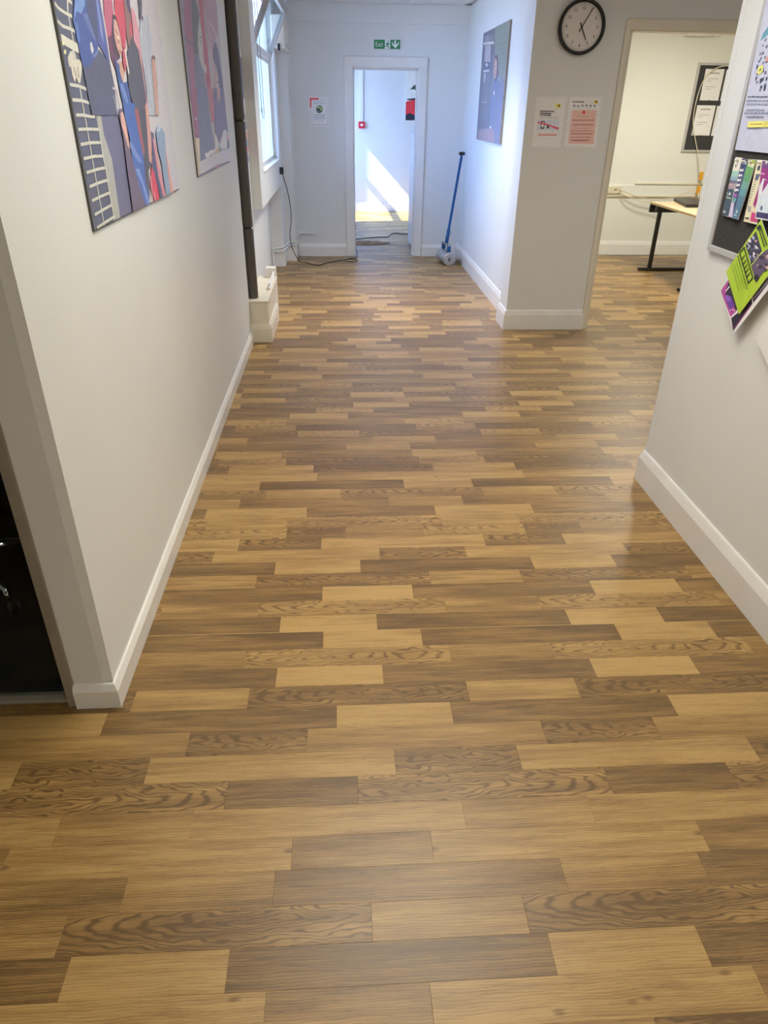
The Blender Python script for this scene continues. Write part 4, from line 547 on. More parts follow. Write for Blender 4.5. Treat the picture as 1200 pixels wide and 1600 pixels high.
'wallposter': [('b9bdd2',[(4794,4133),(1811,2594),(1200,1497),(3004,1328)]),('5f95a6',[(2831,1821),(2825,1843),(2804,1859),(2784,1860),(2775,1842),(2804,1830),(2819,1825)]),('31324e',[(2803,1817),(2802,1826),(2791,1827),(2791,1819)]),('e4e6f0',[(2799,1822),(2795,1824),(2794,1820)]),('2b2d49',[(2809,1803),(2809,1809),(2802,1809),(2801,1804)]),('e4e6f0',[(2806,1806),(2804,1807),(2804,1805)]),('31324e',[(2785,1796),(2785,1805),(2773,1806),(2773,1799)]),('e4e6f0',[(2781,1801),(2777,1803),(2777,1800)]),('31324e',[(2814,1777),(2815,1786),(2806,1787),(2804,1780)]),('e4e6f0',[(2811,1782),(2808,1784),(2807,1781)]),('3a3c5c',[(2799,1778),(2798,1787),(2787,1788),(2787,1781)]),('31324e',[(2803,1763),(2803,1772),(2795,1773),(2793,1766)]),('e4e6f0',[(2800,1768),(2797,1770),(2796,1767)]),('2b2d49',[(2778,1767),(2777,1774),(2769,1775),(2768,1769)]),('e4e6f0',[(2774,1771),(2771,1773),(2771,1770)]),('31324e',[(2810,1756),(2810,1764),(2800,1765),(2800,1759)]),('3a3c5c',[(2779,1750),(2779,1758),(2770,1759),(2769,1753)]),('e4e6f0',[(2776,1755),(2773,1757),(2772,1753)]),('31324e',[(2813,1736),(2816,1750),(2807,1752),(2804,1741)]),('3a3c5c',[(2761,1753),(2760,1760),(2749,1761),(2749,1755)]),('31324e',[(2769,1807),(2768,1816),(2754,1817),(2755,1810)]),('e4e6f0',[(2764,1812),(2759,1814),(2759,1810)]),('3a3c5c',[(2753,1778),(2754,1790),(2741,1791),(2740,1782)]),('2b2d49',[(2736,1752),(2735,1761),(2722,1762),(2722,1755)]),('3a3c5c',[(2732,1733),(2732,1743),(2719,1745),(2719,1737)]),('e4e6f0',[(2728,1739),(2723,1742),(2723,1737)]),('2b2d49',[(2750,1720),(2750,1729),(2739,1730),(2739,1723)]),('e4e6f0',[(2746,1725),(2743,1727),(2742,1723)]),('3a3c5c',[(2803,1720),(2803,1726),(2796,1727),(2795,1722)]),('31324e',[(2798,1706),(2800,1715),(2794,1717),(2792,1709)]),('e4e6f0',[(2797,1711),(2795,1714),(2794,1710)]),('3a3c5c',[(2791,1695),(2790,1701),(2781,1702),(2781,1697)]),('e4e6f0',[(2787,1699),(2784,1700),(2784,1698)]),('2b2d49',[(2758,1699),(2759,1708),(2750,1709),(2749,1702)]),('31324e',[(2731,1699),(2733,1711),(2725,1713),(2723,1704)]),('2b2d49',[(2723,1716),(2722,1725),(2709,1726),(2709,1719)]),('c98f86',[(2767,1766),(2757,1772),(2737,1772),(2731,1762),(2756,1758)]),('dcd864',[(2799,1724),(2801,1741),(2785,1749),(2769,1745),(2765,1730),(2781,1722)]),('5d8a3a',[(2791,1734),(2781,1741),(2774,1735),(2783,1730)]),('33355a',[(2764,1726),(2760,1741),(2762,1751),(2756,1727)]),('31324e',[(2799,1701),(2803,1714),(2797,1716),(2794,1706)]),('31324e',[(2765,1692),(2769,1708),(2761,1711),(2757,1698)]),('31324e',[(2751,1702),(2753,1711),(2747,1713),(2745,1705)]),('31324e',[(2755,1677),(2755,1687),(2744,1688),(2743,1681)]),('31324e',[(2727,1670),(2733,1690),(2723,1694),(2718,1678)]),('31324e',[(2757,1671),(2755,1676),(2746,1676),(2747,1673)]),('31324e',[(2705,1688),(2707,1703),(2695,1706),(2692,1694)]),('595b70',[(2826,1657),(2808,1657),(2808,1653),(2825,1653)]),('595b70',[(2804,1657),(2774,1657),(2773,1653),(2803,1653)]),('595b70',[(2769,1656),(2742,1656),(2741,1653),(2768,1653)]),('595b70',[(2738,1656),(2717,1656),(2716,1652),(2737,1652)]),('595b70',[(2712,1656),(2698,1656),(2698,1652),(2711,1652)]),('595b70',[(2694,1655),(2675,1655),(2675,1652),(2693,1652)]),('595b70',[(2671,1655),(2653,1655),(2652,1651),(2670,1651)]),('595b70',[(2649,1655),(2627,1655),(2626,1651),(2648,1651)]),('8489a0',[(2825,1645),(2808,1645),(2807,1641),(2824,1641)]),('8489a0',[(2803,1645),(2783,1645),(2782,1641),(2802,1641)]),('8489a0',[(2778,1645),(2758,1645),(2757,1641),(2777,1641)]),('8489a0',[(2753,1644),(2740,1645),(2739,1641),(2752,1641)]),('8489a0',[(2735,1644),(2720,1644),(2720,1641),(2734,1641)]),('8489a0',[(2716,1644),(2699,1644),(2699,1641),(2715,1640)]),('8489a0',[(2695,1644),(2680,1644),(2679,1640),(2694,1640)]),('8489a0',[(2676,1644),(2649,1644),(2648,1640),(2675,1640)]),('8489a0',[(2645,1643),(2619,1643),(2618,1640),(2644,1640)]),('8489a0',[(2821,1635),(2810,1635),(2809,1631),(2820,1631)]),('8489a0',[(2805,1635),(2793,1635),(2792,1631),(2804,1631)]),('8489a0',[(2788,1635),(2777,1635),(2776,1631),(2787,1631)]),('8489a0',[(2772,1634),(2752,1635),(2751,1631),(2771,1631)]),('8489a0',[(2747,1634),(2723,1634),(2722,1631),(2746,1631)]),('8489a0',[(2719,1634),(2703,1634),(2702,1631),(2718,1630)]),('8489a0',[(2699,1634),(2678,1634),(2677,1630),(2698,1630)]),('8489a0',[(2673,1634),(2652,1634),(2652,1630),(2672,1630)]),('8489a0',[(2648,1634),(2626,1634),(2625,1630),(2647,1630)]),('8489a0',[(2810,1617),(2788,1617),(2788,1613),(2809,1613)]),('8489a0',[(2784,1617),(2757,1617),(2757,1614),(2783,1613)]),('8489a0',[(2753,1617),(2735,1617),(2735,1614),(2752,1613)]),('8489a0',[(2731,1617),(2718,1617),(2717,1614),(2730,1613)]),('8489a0',[(2713,1617),(2689,1617),(2688,1614),(2712,1613)]),('7a7f98',[(2820,1607),(2804,1608),(2804,1604),(2819,1603)]),('7a7f98',[(2800,1607),(2787,1608),(2787,1604),(2799,1603)]),('7a7f98',[(2783,1607),(2763,1608),(2762,1604),(2782,1604)]),('7a7f98',[(2759,1607),(2728,1608),(2727,1604),(2758,1604)]),('7a7f98',[(2723,1608),(2709,1608),(2709,1604),(2723,1604)]),('7a7f98',[(2705,1608),(2681,1608),(2681,1604),(2704,1604)]),('7a7f98',[(2677,1608),(2654,1608),(2653,1604),(2676,1604)]),('7a7f98',[(2650,1608),(2631,1608),(2630,1605),(2649,1604)]),('7a7f98',[(2627,1608),(2612,1608),(2611,1605),(2626,1604)]),('6a6c80',[(2800,1595),(2785,1596),(2785,1592),(2799,1591)]),('6a6c80',[(2781,1595),(2762,1596),(2762,1592),(2780,1591)]),('6a6c80',[(2758,1596),(2738,1596),(2737,1592),(2757,1592)]),('6a6c80',[(2734,1596),(2707,1596),(2706,1592),(2733,1592)]),('6a6c80',[(2703,1596),(2680,1596),(2679,1593),(2702,1592)]),('c9c45a',[(2774,1560),(2777,1579),(2668,1582),(2603,1583),(2593,1565)]),('e0d964',[(2773,1561),(2775,1578),(2671,1581),(2666,1565)]),('a09a3c',[(2759,1572),(2677,1575),(2677,1571),(2759,1568)]),('4b4d50',[(2775,1560),(2684,1562),(2684,1560),(2775,1558)])],
'leaflet1': [('dcdccf',[(2805,1464),(2759,1464),(2757,1269),(2808,1266)]),('9cc4b6',[(2807,1419),(2759,1420),(2758,1390),(2808,1389)]),('8aa6b8',[(2809,1400),(2759,1401),(2758,1389),(2809,1388)]),('6e6c80',[(2809,1388),(2758,1389),(2760,1379),(2810,1377)]),('b39aa2',[(2810,1377),(2760,1379),(2761,1360),(2810,1358)]),('8f6f80',[(2808,1377),(2810,1375),(2816,1374),(2820,1376),(2818,1379),(2812,1379)]),('c7a8a8',[(2802,1371),(2804,1369),(2810,1368),(2814,1370),(2812,1372),(2806,1373)]),('7c7c90',[(2796,1365),(2798,1363),(2804,1362),(2808,1364),(2806,1366),(2800,1367)]),('8f6f80',[(2781,1360),(2783,1358),(2789,1357),(2793,1359),(2791,1361),(2785,1362)]),('c7a8a8',[(2786,1374),(2788,1372),(2794,1371),(2798,1373),(2796,1375),(2790,1376)]),('7c7c90',[(2780,1368),(2782,1366),(2788,1365),(2792,1367),(2790,1369),(2784,1370)]),('8f6f80',[(2765,1363),(2767,1361),(2773,1360),(2777,1362),(2775,1364),(2769,1365)]),('c7a8a8',[(2769,1377),(2771,1375),(2777,1374),(2781,1376),(2780,1378),(2773,1379)]),('7c7c90',[(2763,1371),(2765,1369),(2771,1368),(2775,1370),(2774,1372),(2768,1373)]),('3f4f5a',[(2810,1358),(2761,1360),(2757,1269),(2808,1266)]),('e6ece6',[(2793,1341),(2787,1349),(2776,1343),(2785,1337)]),('b6c29a',[(2805,1331),(2768,1330),(2768,1326),(2805,1327)]),('8aa49a',[(2810,1345),(2804,1349),(2791,1333),(2799,1334)]),('b3bcbc',[(2808,1281),(2789,1284),(2781,1276),(2797,1276)]),('b59a5a',[(2778,1456),(2778,1452),(2782,1450),(2788,1451),(2793,1455),(2792,1458),(2788,1460),(2782,1459)]),('7a7a7a',[(2796,1439),(2784,1439),(2784,1432),(2793,1432)])],
'leaflet2': [('3e4468',[(2755,1463),(2711,1462),(2713,1265),(2754,1269)]),('dfe2ee',[(2751,1422),(2749,1430),(2736,1428),(2727,1431),(2725,1422),(2737,1423),(2743,1419)]),('dfe2ee',[(2752,1405),(2749,1413),(2736,1411),(2727,1414),(2725,1405),(2738,1406),(2743,1402)]),('dfe2ee',[(2753,1390),(2750,1398),(2738,1395),(2728,1399),(2726,1389),(2739,1391),(2744,1386)]),('dfe2ee',[(2752,1373),(2749,1381),(2737,1379),(2727,1383),(2725,1373),(2738,1374),(2743,1370)]),('dfe2ee',[(2753,1357),(2750,1365),(2737,1362),(2728,1366),(2726,1356),(2739,1358),(2744,1353)]),('c6cce0',[(2752,1456),(2718,1455),(2718,1451),(2752,1452)]),('c6cce0',[(2750,1451),(2717,1450),(2717,1446),(2750,1447)]),('a95fb0',[(2754,1347),(2728,1346),(2730,1337),(2754,1338)]),('6fa3a6',[(2754,1334),(2728,1334),(2728,1319),(2755,1319)]),('c9bfe6',[(2756,1318),(2735,1317),(2723,1267),(2754,1269)])],
'leaflet3': [('5e9a6a',[(2708,1464),(2654,1463),(2670,1360),(2726,1355)]),('97a84c',[(2708,1464),(2654,1463),(2651,1440),(2707,1443)]),('6aa05a',[(2703,1443),(2651,1440),(2654,1412),(2703,1415)]),('6f9f94',[(2709,1391),(2657,1390),(2661,1371),(2711,1366)]),('5f93a0',[(2711,1366),(2661,1371),(2670,1333),(2719,1338)]),('56798f',[(2715,1345),(2665,1343),(2682,1266),(2719,1266)]),('dfe8c0',[(2695,1452),(2659,1450),(2659,1444),(2695,1446)]),('dfe8c0',[(2697,1447),(2662,1444),(2662,1438),(2697,1441)]),('b9cdd6',[(2704,1296),(2693,1295),(2695,1286),(2704,1287)]),('8fb2c0',[(2714,1282),(2695,1282),(2695,1276),(2714,1276)])],
'leaflet4': [('d9d3b4',[(2652,1464),(2598,1464),(2548,1267),(2643,1265)]),('4c4c5c',[(2639,1446),(2622,1447),(2621,1432),(2640,1432)]),('5a5b70',[(2637,1420),(2609,1422),(2617,1401),(2638,1401)]),('a9a38c',[(2638,1397),(2621,1398),(2621,1394),(2638,1393)]),('a9a38c',[(2639,1389),(2622,1390),(2622,1386),(2639,1385)]),('a9a38c',[(2641,1381),(2622,1383),(2622,1379),(2641,1377)]),('a9a38c',[(2643,1374),(2623,1375),(2623,1371),(2643,1370)]),('a9a38c',[(2644,1366),(2624,1368),(2624,1364),(2644,1362)]),('a9a38c',[(2646,1358),(2625,1360),(2625,1356),(2646,1354)]),('a9a38c',[(2648,1350),(2626,1352),(2626,1348),(2648,1346)]),('a9a38c',[(2649,1343),(2627,1345),(2627,1341),(2649,1339)]),('a9a38c',[(2651,1335),(2628,1337),(2628,1333),(2651,1331)]),('a9a38c',[(2653,1327),(2629,1329),(2629,1325),(2653,1323)]),('a9a38c',[(2654,1319),(2630,1321),(2630,1317),(2654,1315)]),('a9a38c',[(2656,1311),(2631,1314),(2631,1310),(2656,1307)]),('a4a0a0',[(2636,1317),(2615,1318),(2610,1300),(2632,1299)]),('96306f',[(2599,1437),(2585,1439),(2573,1418),(2577,1385),(2584,1336),(2592,1315),(2607,1327),(2600,1376),(2597,1403)]),('c23f78',[(2603,1301),(2557,1301),(2553,1273),(2599,1272)]),('4f4a44',[(2637,1280),(2610,1282),(2610,1276),(2637,1274)])],
'leaflet5': [('cfd3dc',[(2598,1464),(2505,1465),(2453,1291),(2550,1287)]),('6a3f78',[(2598,1464),(2505,1465),(2497,1445),(2594,1442)]),('8d2a78',[(2594,1442),(2497,1445),(2487,1402),(2564,1412),(2577,1385)]),('cf8fc0',[(2589,1428),(2563,1428),(2563,1423),(2590,1423)]),('e9dfe2',[(2566,1412),(2558,1409),(2555,1331),(2563,1334)]),('8d2a78',[(2556,1409),(2522,1407),(2549,1371),(2550,1365)]),('c9d3e0',[(2565,1363),(2469,1369),(2459,1314),(2548,1307)]),('3a355e',[(2551,1308),(2454,1312),(2453,1294),(2549,1291)]),('46648c',[(2521,1323),(2521,1318),(2524,1315),(2529,1315),(2533,1318),(2535,1322),(2534,1327),(2531,1330),(2527,1330),(2523,1327)])],
'greenleaf': [('a9c832',[(2654,1351),(2328,1312),(2267,1023),(2475,941),(2690,1079)]),('3c3a50',[(2563,1197),(2519,1249),(2450,1195),(2492,1142)]),('6f6c8c',[(2511,1191),(2509,1188),(2513,1186),(2519,1187),(2521,1190),(2518,1192)]),('2e2c40',[(2517,1202),(2511,1197),(2514,1196),(2524,1198),(2530,1203),(2526,1204)]),('b9bcd0',[(2494,1198),(2491,1194),(2496,1191),(2504,1192),(2508,1197),(2503,1199)]),('d8d6e0',[(2490,1182),(2487,1178),(2492,1175),(2500,1177),(2504,1181),(2499,1184)]),('6f6c8c',[(2543,1193),(2541,1190),(2547,1186),(2555,1187),(2557,1191),(2551,1194)]),('d8d6e0',[(2490,1174),(2484,1170),(2487,1168),(2496,1171),(2502,1175),(2498,1177)]),('8f93b8',[(2536,1198),(2531,1194),(2534,1192),(2543,1195),(2548,1199),(2545,1201)]),('c9a2a6',[(2480,1167),(2475,1163),(2478,1162),(2486,1164),(2490,1168),(2488,1169)]),('8f93b8',[(2509,1160),(2503,1155),(2506,1154),(2515,1157),(2522,1161),(2519,1163)]),('6f6c8c',[(2492,1160),(2489,1156),(2495,1153),(2503,1154),(2505,1158),(2500,1161)]),('2e2c40',[(2490,1146),(2486,1142),(2490,1140),(2498,1142),(2503,1146),(2499,1148)]),('6f6c8c',[(2498,1223),(2497,1219),(2503,1216),(2510,1217),(2512,1220),(2506,1223)]),('2e2c40',[(2501,1198),(2494,1193),(2498,1191),(2509,1194),(2515,1199),(2511,1201)]),('b9bcd0',[(2547,1204),(2543,1201),(2546,1199),(2554,1200),(2559,1204),(2555,1206)]),('b9bcd0',[(2466,1180),(2460,1176),(2463,1175),(2471,1177),(2477,1181),(2474,1183)]),('6f6c8c',[(2495,1197),(2493,1194),(2497,1191),(2504,1192),(2506,1196),(2502,1198)]),('6f6c8c',[(2522,1225),(2515,1219),(2519,1218),(2530,1221),(2538,1227),(2534,1228)]),('d8d6e0',[(2539,1215),(2537,1211),(2543,1208),(2551,1209),(2554,1213),(2547,1216)]),('2e2c40',[(2492,1157),(2486,1152),(2491,1149),(2502,1152),(2508,1157),(2503,1160)]),('2e2c40',[(2537,1196),(2530,1192),(2533,1190),(2543,1193),(2550,1198),(2547,1200)]),('8f93b8',[(2490,1170),(2485,1166),(2489,1165),(2497,1167),(2501,1170),(2498,1172)]),('b9bcd0',[(2532,1200),(2527,1195),(2531,1193),(2541,1195),(2546,1200),(2542,1202)]),('b9bcd0',[(2519,1230),(2513,1225),(2518,1222),(2530,1225),(2536,1230),(2530,1233)]),('6f6c8c',[(2496,1204),(2490,1199),(2493,1198),(2503,1201),(2510,1206),(2506,1207)]),('8f93b8',[(2507,1169),(2502,1164),(2508,1161),(2519,1163),(2524,1168),(2518,1171)]),('6f6c8c',[(2469,1173),(2465,1169),(2470,1167),(2478,1168),(2481,1172),(2477,1175)]),('b9bcd0',[(2477,1201),(2472,1197),(2475,1196),(2483,1198),(2487,1201),(2484,1203)]),('b9bcd0',[(2534,1192),(2531,1189),(2535,1187),(2542,1188),(2544,1191),(2540,1193)]),('8f93b8',[(2537,1218),(2535,1214),(2539,1212),(2546,1213),(2548,1216),(2544,1219)]),('6f6c8c',[(2475,1164),(2471,1159),(2476,1156),(2486,1158),(2490,1162),(2485,1165)]),('2e2c40',[(2545,1196),(2542,1192),(2547,1190),(2555,1191),(2558,1195),(2553,1197)]),('d8d6e0',[(2534,1218),(2529,1212),(2535,1209),(2546,1211),(2552,1217),(2546,1220)]),('d8d6e0',[(2485,1204),(2478,1199),(2483,1196),(2494,1199),(2501,1205),(2497,1207)]),('c9a2a6',[(2496,1223),(2493,1219),(2499,1216),(2508,1217),(2510,1221),(2504,1224)]),('5c5068',[(2489,1137),(2450,1184),(2424,1204),(2335,1239),(2310,1193),(2407,1134),(2437,1096)]),('8a7f90',[(2399,1185),(2395,1179),(2402,1175),(2414,1177),(2418,1183),(2410,1187)]),('8a7f90',[(2451,1181),(2447,1175),(2455,1171),(2466,1172),(2471,1178),(2463,1182)]),('8a7f90',[(2441,1152),(2437,1146),(2445,1141),(2456,1143),(2461,1149),(2453,1153)]),('7fa85a',[(2388,1156),(2384,1150),(2392,1146),(2403,1147),(2407,1153),(2400,1157)]),('3a3444',[(2428,1180),(2424,1174),(2432,1170),(2443,1172),(2447,1177),(2440,1182)]),('8a7f90',[(2396,1159),(2392,1154),(2399,1149),(2411,1151),(2415,1157),(2407,1161)]),('3a3444',[(2428,1150),(2424,1144),(2432,1139),(2444,1141),(2448,1147),(2440,1151)]),('c9a7a4',[(2398,1189),(2394,1183),(2402,1179),(2413,1181),(2417,1186),(2410,1190)]),('3a3444',[(2393,1163),(2389,1157),(2397,1153),(2408,1154),(2412,1160),(2405,1164)]),('3a3444',[(2423,1151),(2419,1146),(2427,1141),(2438,1143),(2442,1149),(2435,1153)]),('3a3444',[(2392,1149),(2388,1144),(2395,1139),(2407,1141),(2411,1147),(2403,1151)]),('c9a7a4',[(2382,1156),(2378,1150),(2385,1146),(2397,1147),(2401,1153),(2393,1157)]),('3a3444',[(2440,1179),(2435,1174),(2443,1169),(2455,1171),(2459,1177),(2451,1181)]),('8a7f90',[(2387,1184),(2383,1178),(2390,1174),(2401,1175),(2405,1181),(2398,1185)]),('2b2730',[(2456,1106),(2443,1122),(2420,1113),(2434,1094)]),('d3e08a',[(2494,1140),(2445,1194),(2443,1192),(2492,1138)]),('262a1e',[(2588,1167),(2569,1191),(2565,1187),(2584,1163)]),('262a1e',[(2565,1191),(2459,1107),(2463,1103),(2569,1187)]),('262a1e',[(2459,1103),(2477,1080),(2481,1084),(2463,1107)]),('262a1e',[(2481,1080),(2588,1163),(2584,1167),(2477,1084)]),('262a1e',[(2564,1147),(2550,1166),(2546,1164),(2560,1145)]),('262a1e',[(2547,1134),(2533,1153),(2529,1151),(2543,1132)]),('262a1e',[(2532,1122),(2518,1141),(2514,1139),(2528,1120)]),('262a1e',[(2517,1111),(2504,1130),(2500,1128),(2513,1109)]),('262a1e',[(2502,1099),(2489,1118),(2485,1116),(2498,1097)]),('262a1e',[(2561,1153),(2556,1159),(2552,1157),(2557,1151)]),('3d4a1c',[(2590,1156),(2583,1150),(2587,1146),(2594,1152)]),('3d4a1c',[(2580,1148),(2573,1142),(2577,1138),(2584,1144)]),('3d4a1c',[(2570,1140),(2563,1134),(2567,1130),(2574,1136)]),('3d4a1c',[(2560,1132),(2553,1126),(2557,1122),(2564,1128)]),('3d4a1c',[(2551,1124),(2544,1119),(2546,1115),(2553,1120)]),('3d4a1c',[(2541,1116),(2534,1111),(2536,1107),(2543,1112)]),('3d4a1c',[(2531,1108),(2524,1103),(2526,1099),(2533,1104)]),('3d4a1c',[(2520,1101),(2513,1095),(2517,1091),(2524,1097)]),('3d4a1c',[(2510,1093),(2503,1087),(2507,1083),(2514,1089)]),('3d4a1c',[(2500,1085),(2493,1079),(2497,1075),(2504,1081)]),('3d4a1c',[(2491,1077),(2484,1072),(2486,1068),(2493,1073)]),('3d4a1c',[(2481,1069),(2474,1064),(2476,1060),(2483,1065)]),('6f8a2a',[(2618,1121),(2523,1045),(2525,1043),(2620,1119)]),('6f8a2a',[(2606,1129),(2507,1053),(2509,1051),(2608,1127)]),('6f8a2a',[(2595,1138),(2491,1060),(2493,1058),(2597,1136)]),('1e2218',[(2518,1261),(2503,1273),(2488,1269),(2487,1258),(2500,1258),(2502,1252)]),('33401a',[(2500,1263),(2436,1213),(2440,1209),(2504,1259)]),('33401a',[(2489,1268),(2424,1219),(2428,1215),(2493,1264)])],
'purpleleaf': [('e4dfe2',[(2801,1015),(2497,1341),(2223,1184),(2484,850)]),('b04a9c',[(2670,1012),(2636,1065),(2558,1077),(2525,972),(2556,944)]),('2f2640',[(2631,1050),(2558,1077),(2478,1026),(2531,971),(2578,1003),(2631,1009)]),('6a3fa0',[(2634,1002),(2589,1012),(2546,988),(2572,963)]),('8a5ac0',[(2592,1007),(2582,999),(2585,992),(2599,989),(2617,993),(2628,1001),(2625,1008),(2610,1011)]),('2a2338',[(2548,941),(2504,977),(2463,1049),(2434,1023),(2512,902)]),('34284a',[(2449,1055),(2343,1237),(2293,1196),(2374,1104),(2432,1023)]),('8f8f98',[(2442,1046),(2385,1115),(2379,1103),(2434,1037)]),('7a2f6a',[(2513,916),(2445,1014),(2441,1010),(2509,912)]),('e4dfe2',[(2456,1047),(2427,1020),(2431,1016),(2460,1043)]),('e6e2f0',[(2565,967),(2566,964),(2570,963),(2573,965),(2572,967),(2569,968)]),('e6e2f0',[(2548,972),(2549,970),(2553,969),(2556,970),(2555,973),(2551,974)]),('e6e2f0',[(2534,973),(2534,970),(2538,969),(2541,971),(2540,974),(2537,975)]),('e0dce4',[(2635,1021),(2616,1044),(2612,1040),(2631,1017)])],
'exitsign': [('1c6b47',[(399,2266),(685,2268),(687,2182),(399,2182)]),('d6ece2',[(518,2267),(578,2268),(577,2184),(517,2183)]),('1c6b47',[(543,2239),(554,2246),(564,2232),(585,2232),(585,2227),(560,2227),(554,2218),(567,2188),(557,2187),(546,2211),(536,2203),(515,2203),(515,2208),(534,2209),(540,2225),(533,2228),(527,2218),(522,2220),(531,2235)]),('1c6b47',[(563,2255),(561,2252),(558,2250),(555,2250),(551,2252),(550,2255),(551,2258),(554,2261),(558,2261),(561,2259)]),('d6ece2',[(621,2262),(640,2263),(642,2220),(661,2237),(663,2254),(672,2248),(669,2224),(635,2189),(597,2222),(594,2246),(602,2252),(605,2236),(622,2219)])],
'farnotice': [('d3dcee',[(-332,1707),(-126,1709),(-133,1440),(-325,1438)]),('b44a58',[(-328,1706),(-225,1707),(-231,1689),(-309,1686),(-312,1615),(-330,1610)]),('5f6a8a',[(-225,1691),(-137,1691),(-137,1693),(-225,1693)]),('5f6a8a',[(-138,1692),(-141,1546),(-139,1546),(-136,1692)]),('5f6a8a',[(-141,1546),(-137,1444),(-135,1444),(-139,1546)]),('5f6a8a',[(-136,1445),(-311,1443),(-311,1441),(-136,1443)]),('5f6a8a',[(-310,1442),(-310,1544),(-312,1544),(-312,1442)]),('5f6a8a',[(-310,1544),(-313,1610),(-315,1610),(-312,1544)]),('41584a',[(-185,1596),(-188,1584),(-193,1573),(-202,1564),(-213,1558),(-224,1556),(-236,1557),(-246,1563),(-254,1572),(-259,1583),(-261,1596),(-258,1608),(-253,1619),(-244,1628),(-233,1634),(-222,1636),(-210,1634),(-200,1629),(-192,1620),(-187,1609)]),('a8b49c',[(-223,1613),(-230,1604),(-239,1603),(-245,1609),(-243,1619),(-236,1628),(-227,1629),(-222,1623)]),('7f9f78',[(-193,1606),(-192,1591),(-199,1582),(-210,1585),(-219,1598),(-221,1613),(-214,1622),(-203,1619)]),('2a3a34',[(-218,1595),(-221,1583),(-229,1578),(-237,1583),(-239,1595),(-236,1606),(-228,1611),(-220,1607)]),('3f5f74',[(-218,1571),(-223,1564),(-235,1561),(-247,1564),(-251,1571),(-246,1578),(-234,1580),(-223,1578)]),('8fa6b8',[(-288,1667),(-163,1669),(-163,1675),(-288,1673)]),('7f94b0',[(-289,1649),(-221,1649),(-221,1655),(-289,1655)]),('7f8ab0',[(-210,1649),(-164,1651),(-164,1657),(-210,1655)]),('6f7a98',[(-291,1538),(-159,1540),(-159,1544),(-291,1542)]),('94a0bc',[(-291,1527),(-159,1528),(-159,1532),(-291,1531)]),('5f6a88',[(-292,1512),(-160,1514),(-160,1518),(-292,1516)]),('94a0bc',[(-292,1499),(-160,1500),(-160,1504),(-292,1503)]),('94a0bc',[(-293,1487),(-161,1488),(-161,1492),(-293,1491)]),('94a0bc',[(-249,1468),(-175,1469),(-175,1473),(-249,1472)])],
'noticea': [('c9c0b4',[(1438,1691),(1652,1682),(1654,1373),(1440,1378)]),('e0b04c',[(1584,1655),(1623,1652),(1621,1625),(1582,1629)]),('6d4a1e',[(1619,1641),(1617,1634),(1611,1631),(1604,1634),(1601,1640),(1602,1647),(1609,1650),(1616,1647)]),('3c3a3c',[(1474,1608),(1580,1607),(1578,1600),(1473,1601)]),('3c3a3c',[(1474,1595),(1558,1594),(1557,1586),(1474,1587)]),('3c3a3c',[(1475,1582),(1560,1583),(1558,1575),(1473,1576)]),('77726e',[(1478,1566),(1614,1566),(1614,1568),(1478,1568)]),('77726e',[(1477,1558),(1613,1557),(1613,1559),(1477,1560)]),('a3a3aa',[(1463,1550),(1624,1548),(1628,1482),(1464,1481)]),('2e2c30',[(1490,1542),(1520,1540),(1516,1490),(1490,1492)]),('c9c9cf',[(1496,1534),(1515,1533),(1511,1499),(1495,1501)]),('2e2c30',[(1537,1522),(1555,1520),(1554,1493),(1538,1495)]),('c0353f',[(1461,1528),(1523,1518),(1525,1526),(1463,1536)]),('c0353f',[(1523,1518),(1626,1490),(1628,1498),(1525,1526)]),('b8303c',[(1586,1507),(1626,1501),(1625,1489),(1587,1496)]),('b07a78',[(1474,1464),(1605,1462),(1605,1464),(1474,1466)]),('a03a40',[(1475,1448),(1619,1449),(1619,1455),(1475,1454)]),('b9a49c',[(1474,1439),(1613,1438),(1613,1440),(1474,1441)]),('b9a49c',[(1476,1425),(1589,1424),(1589,1426),(1476,1427)])],
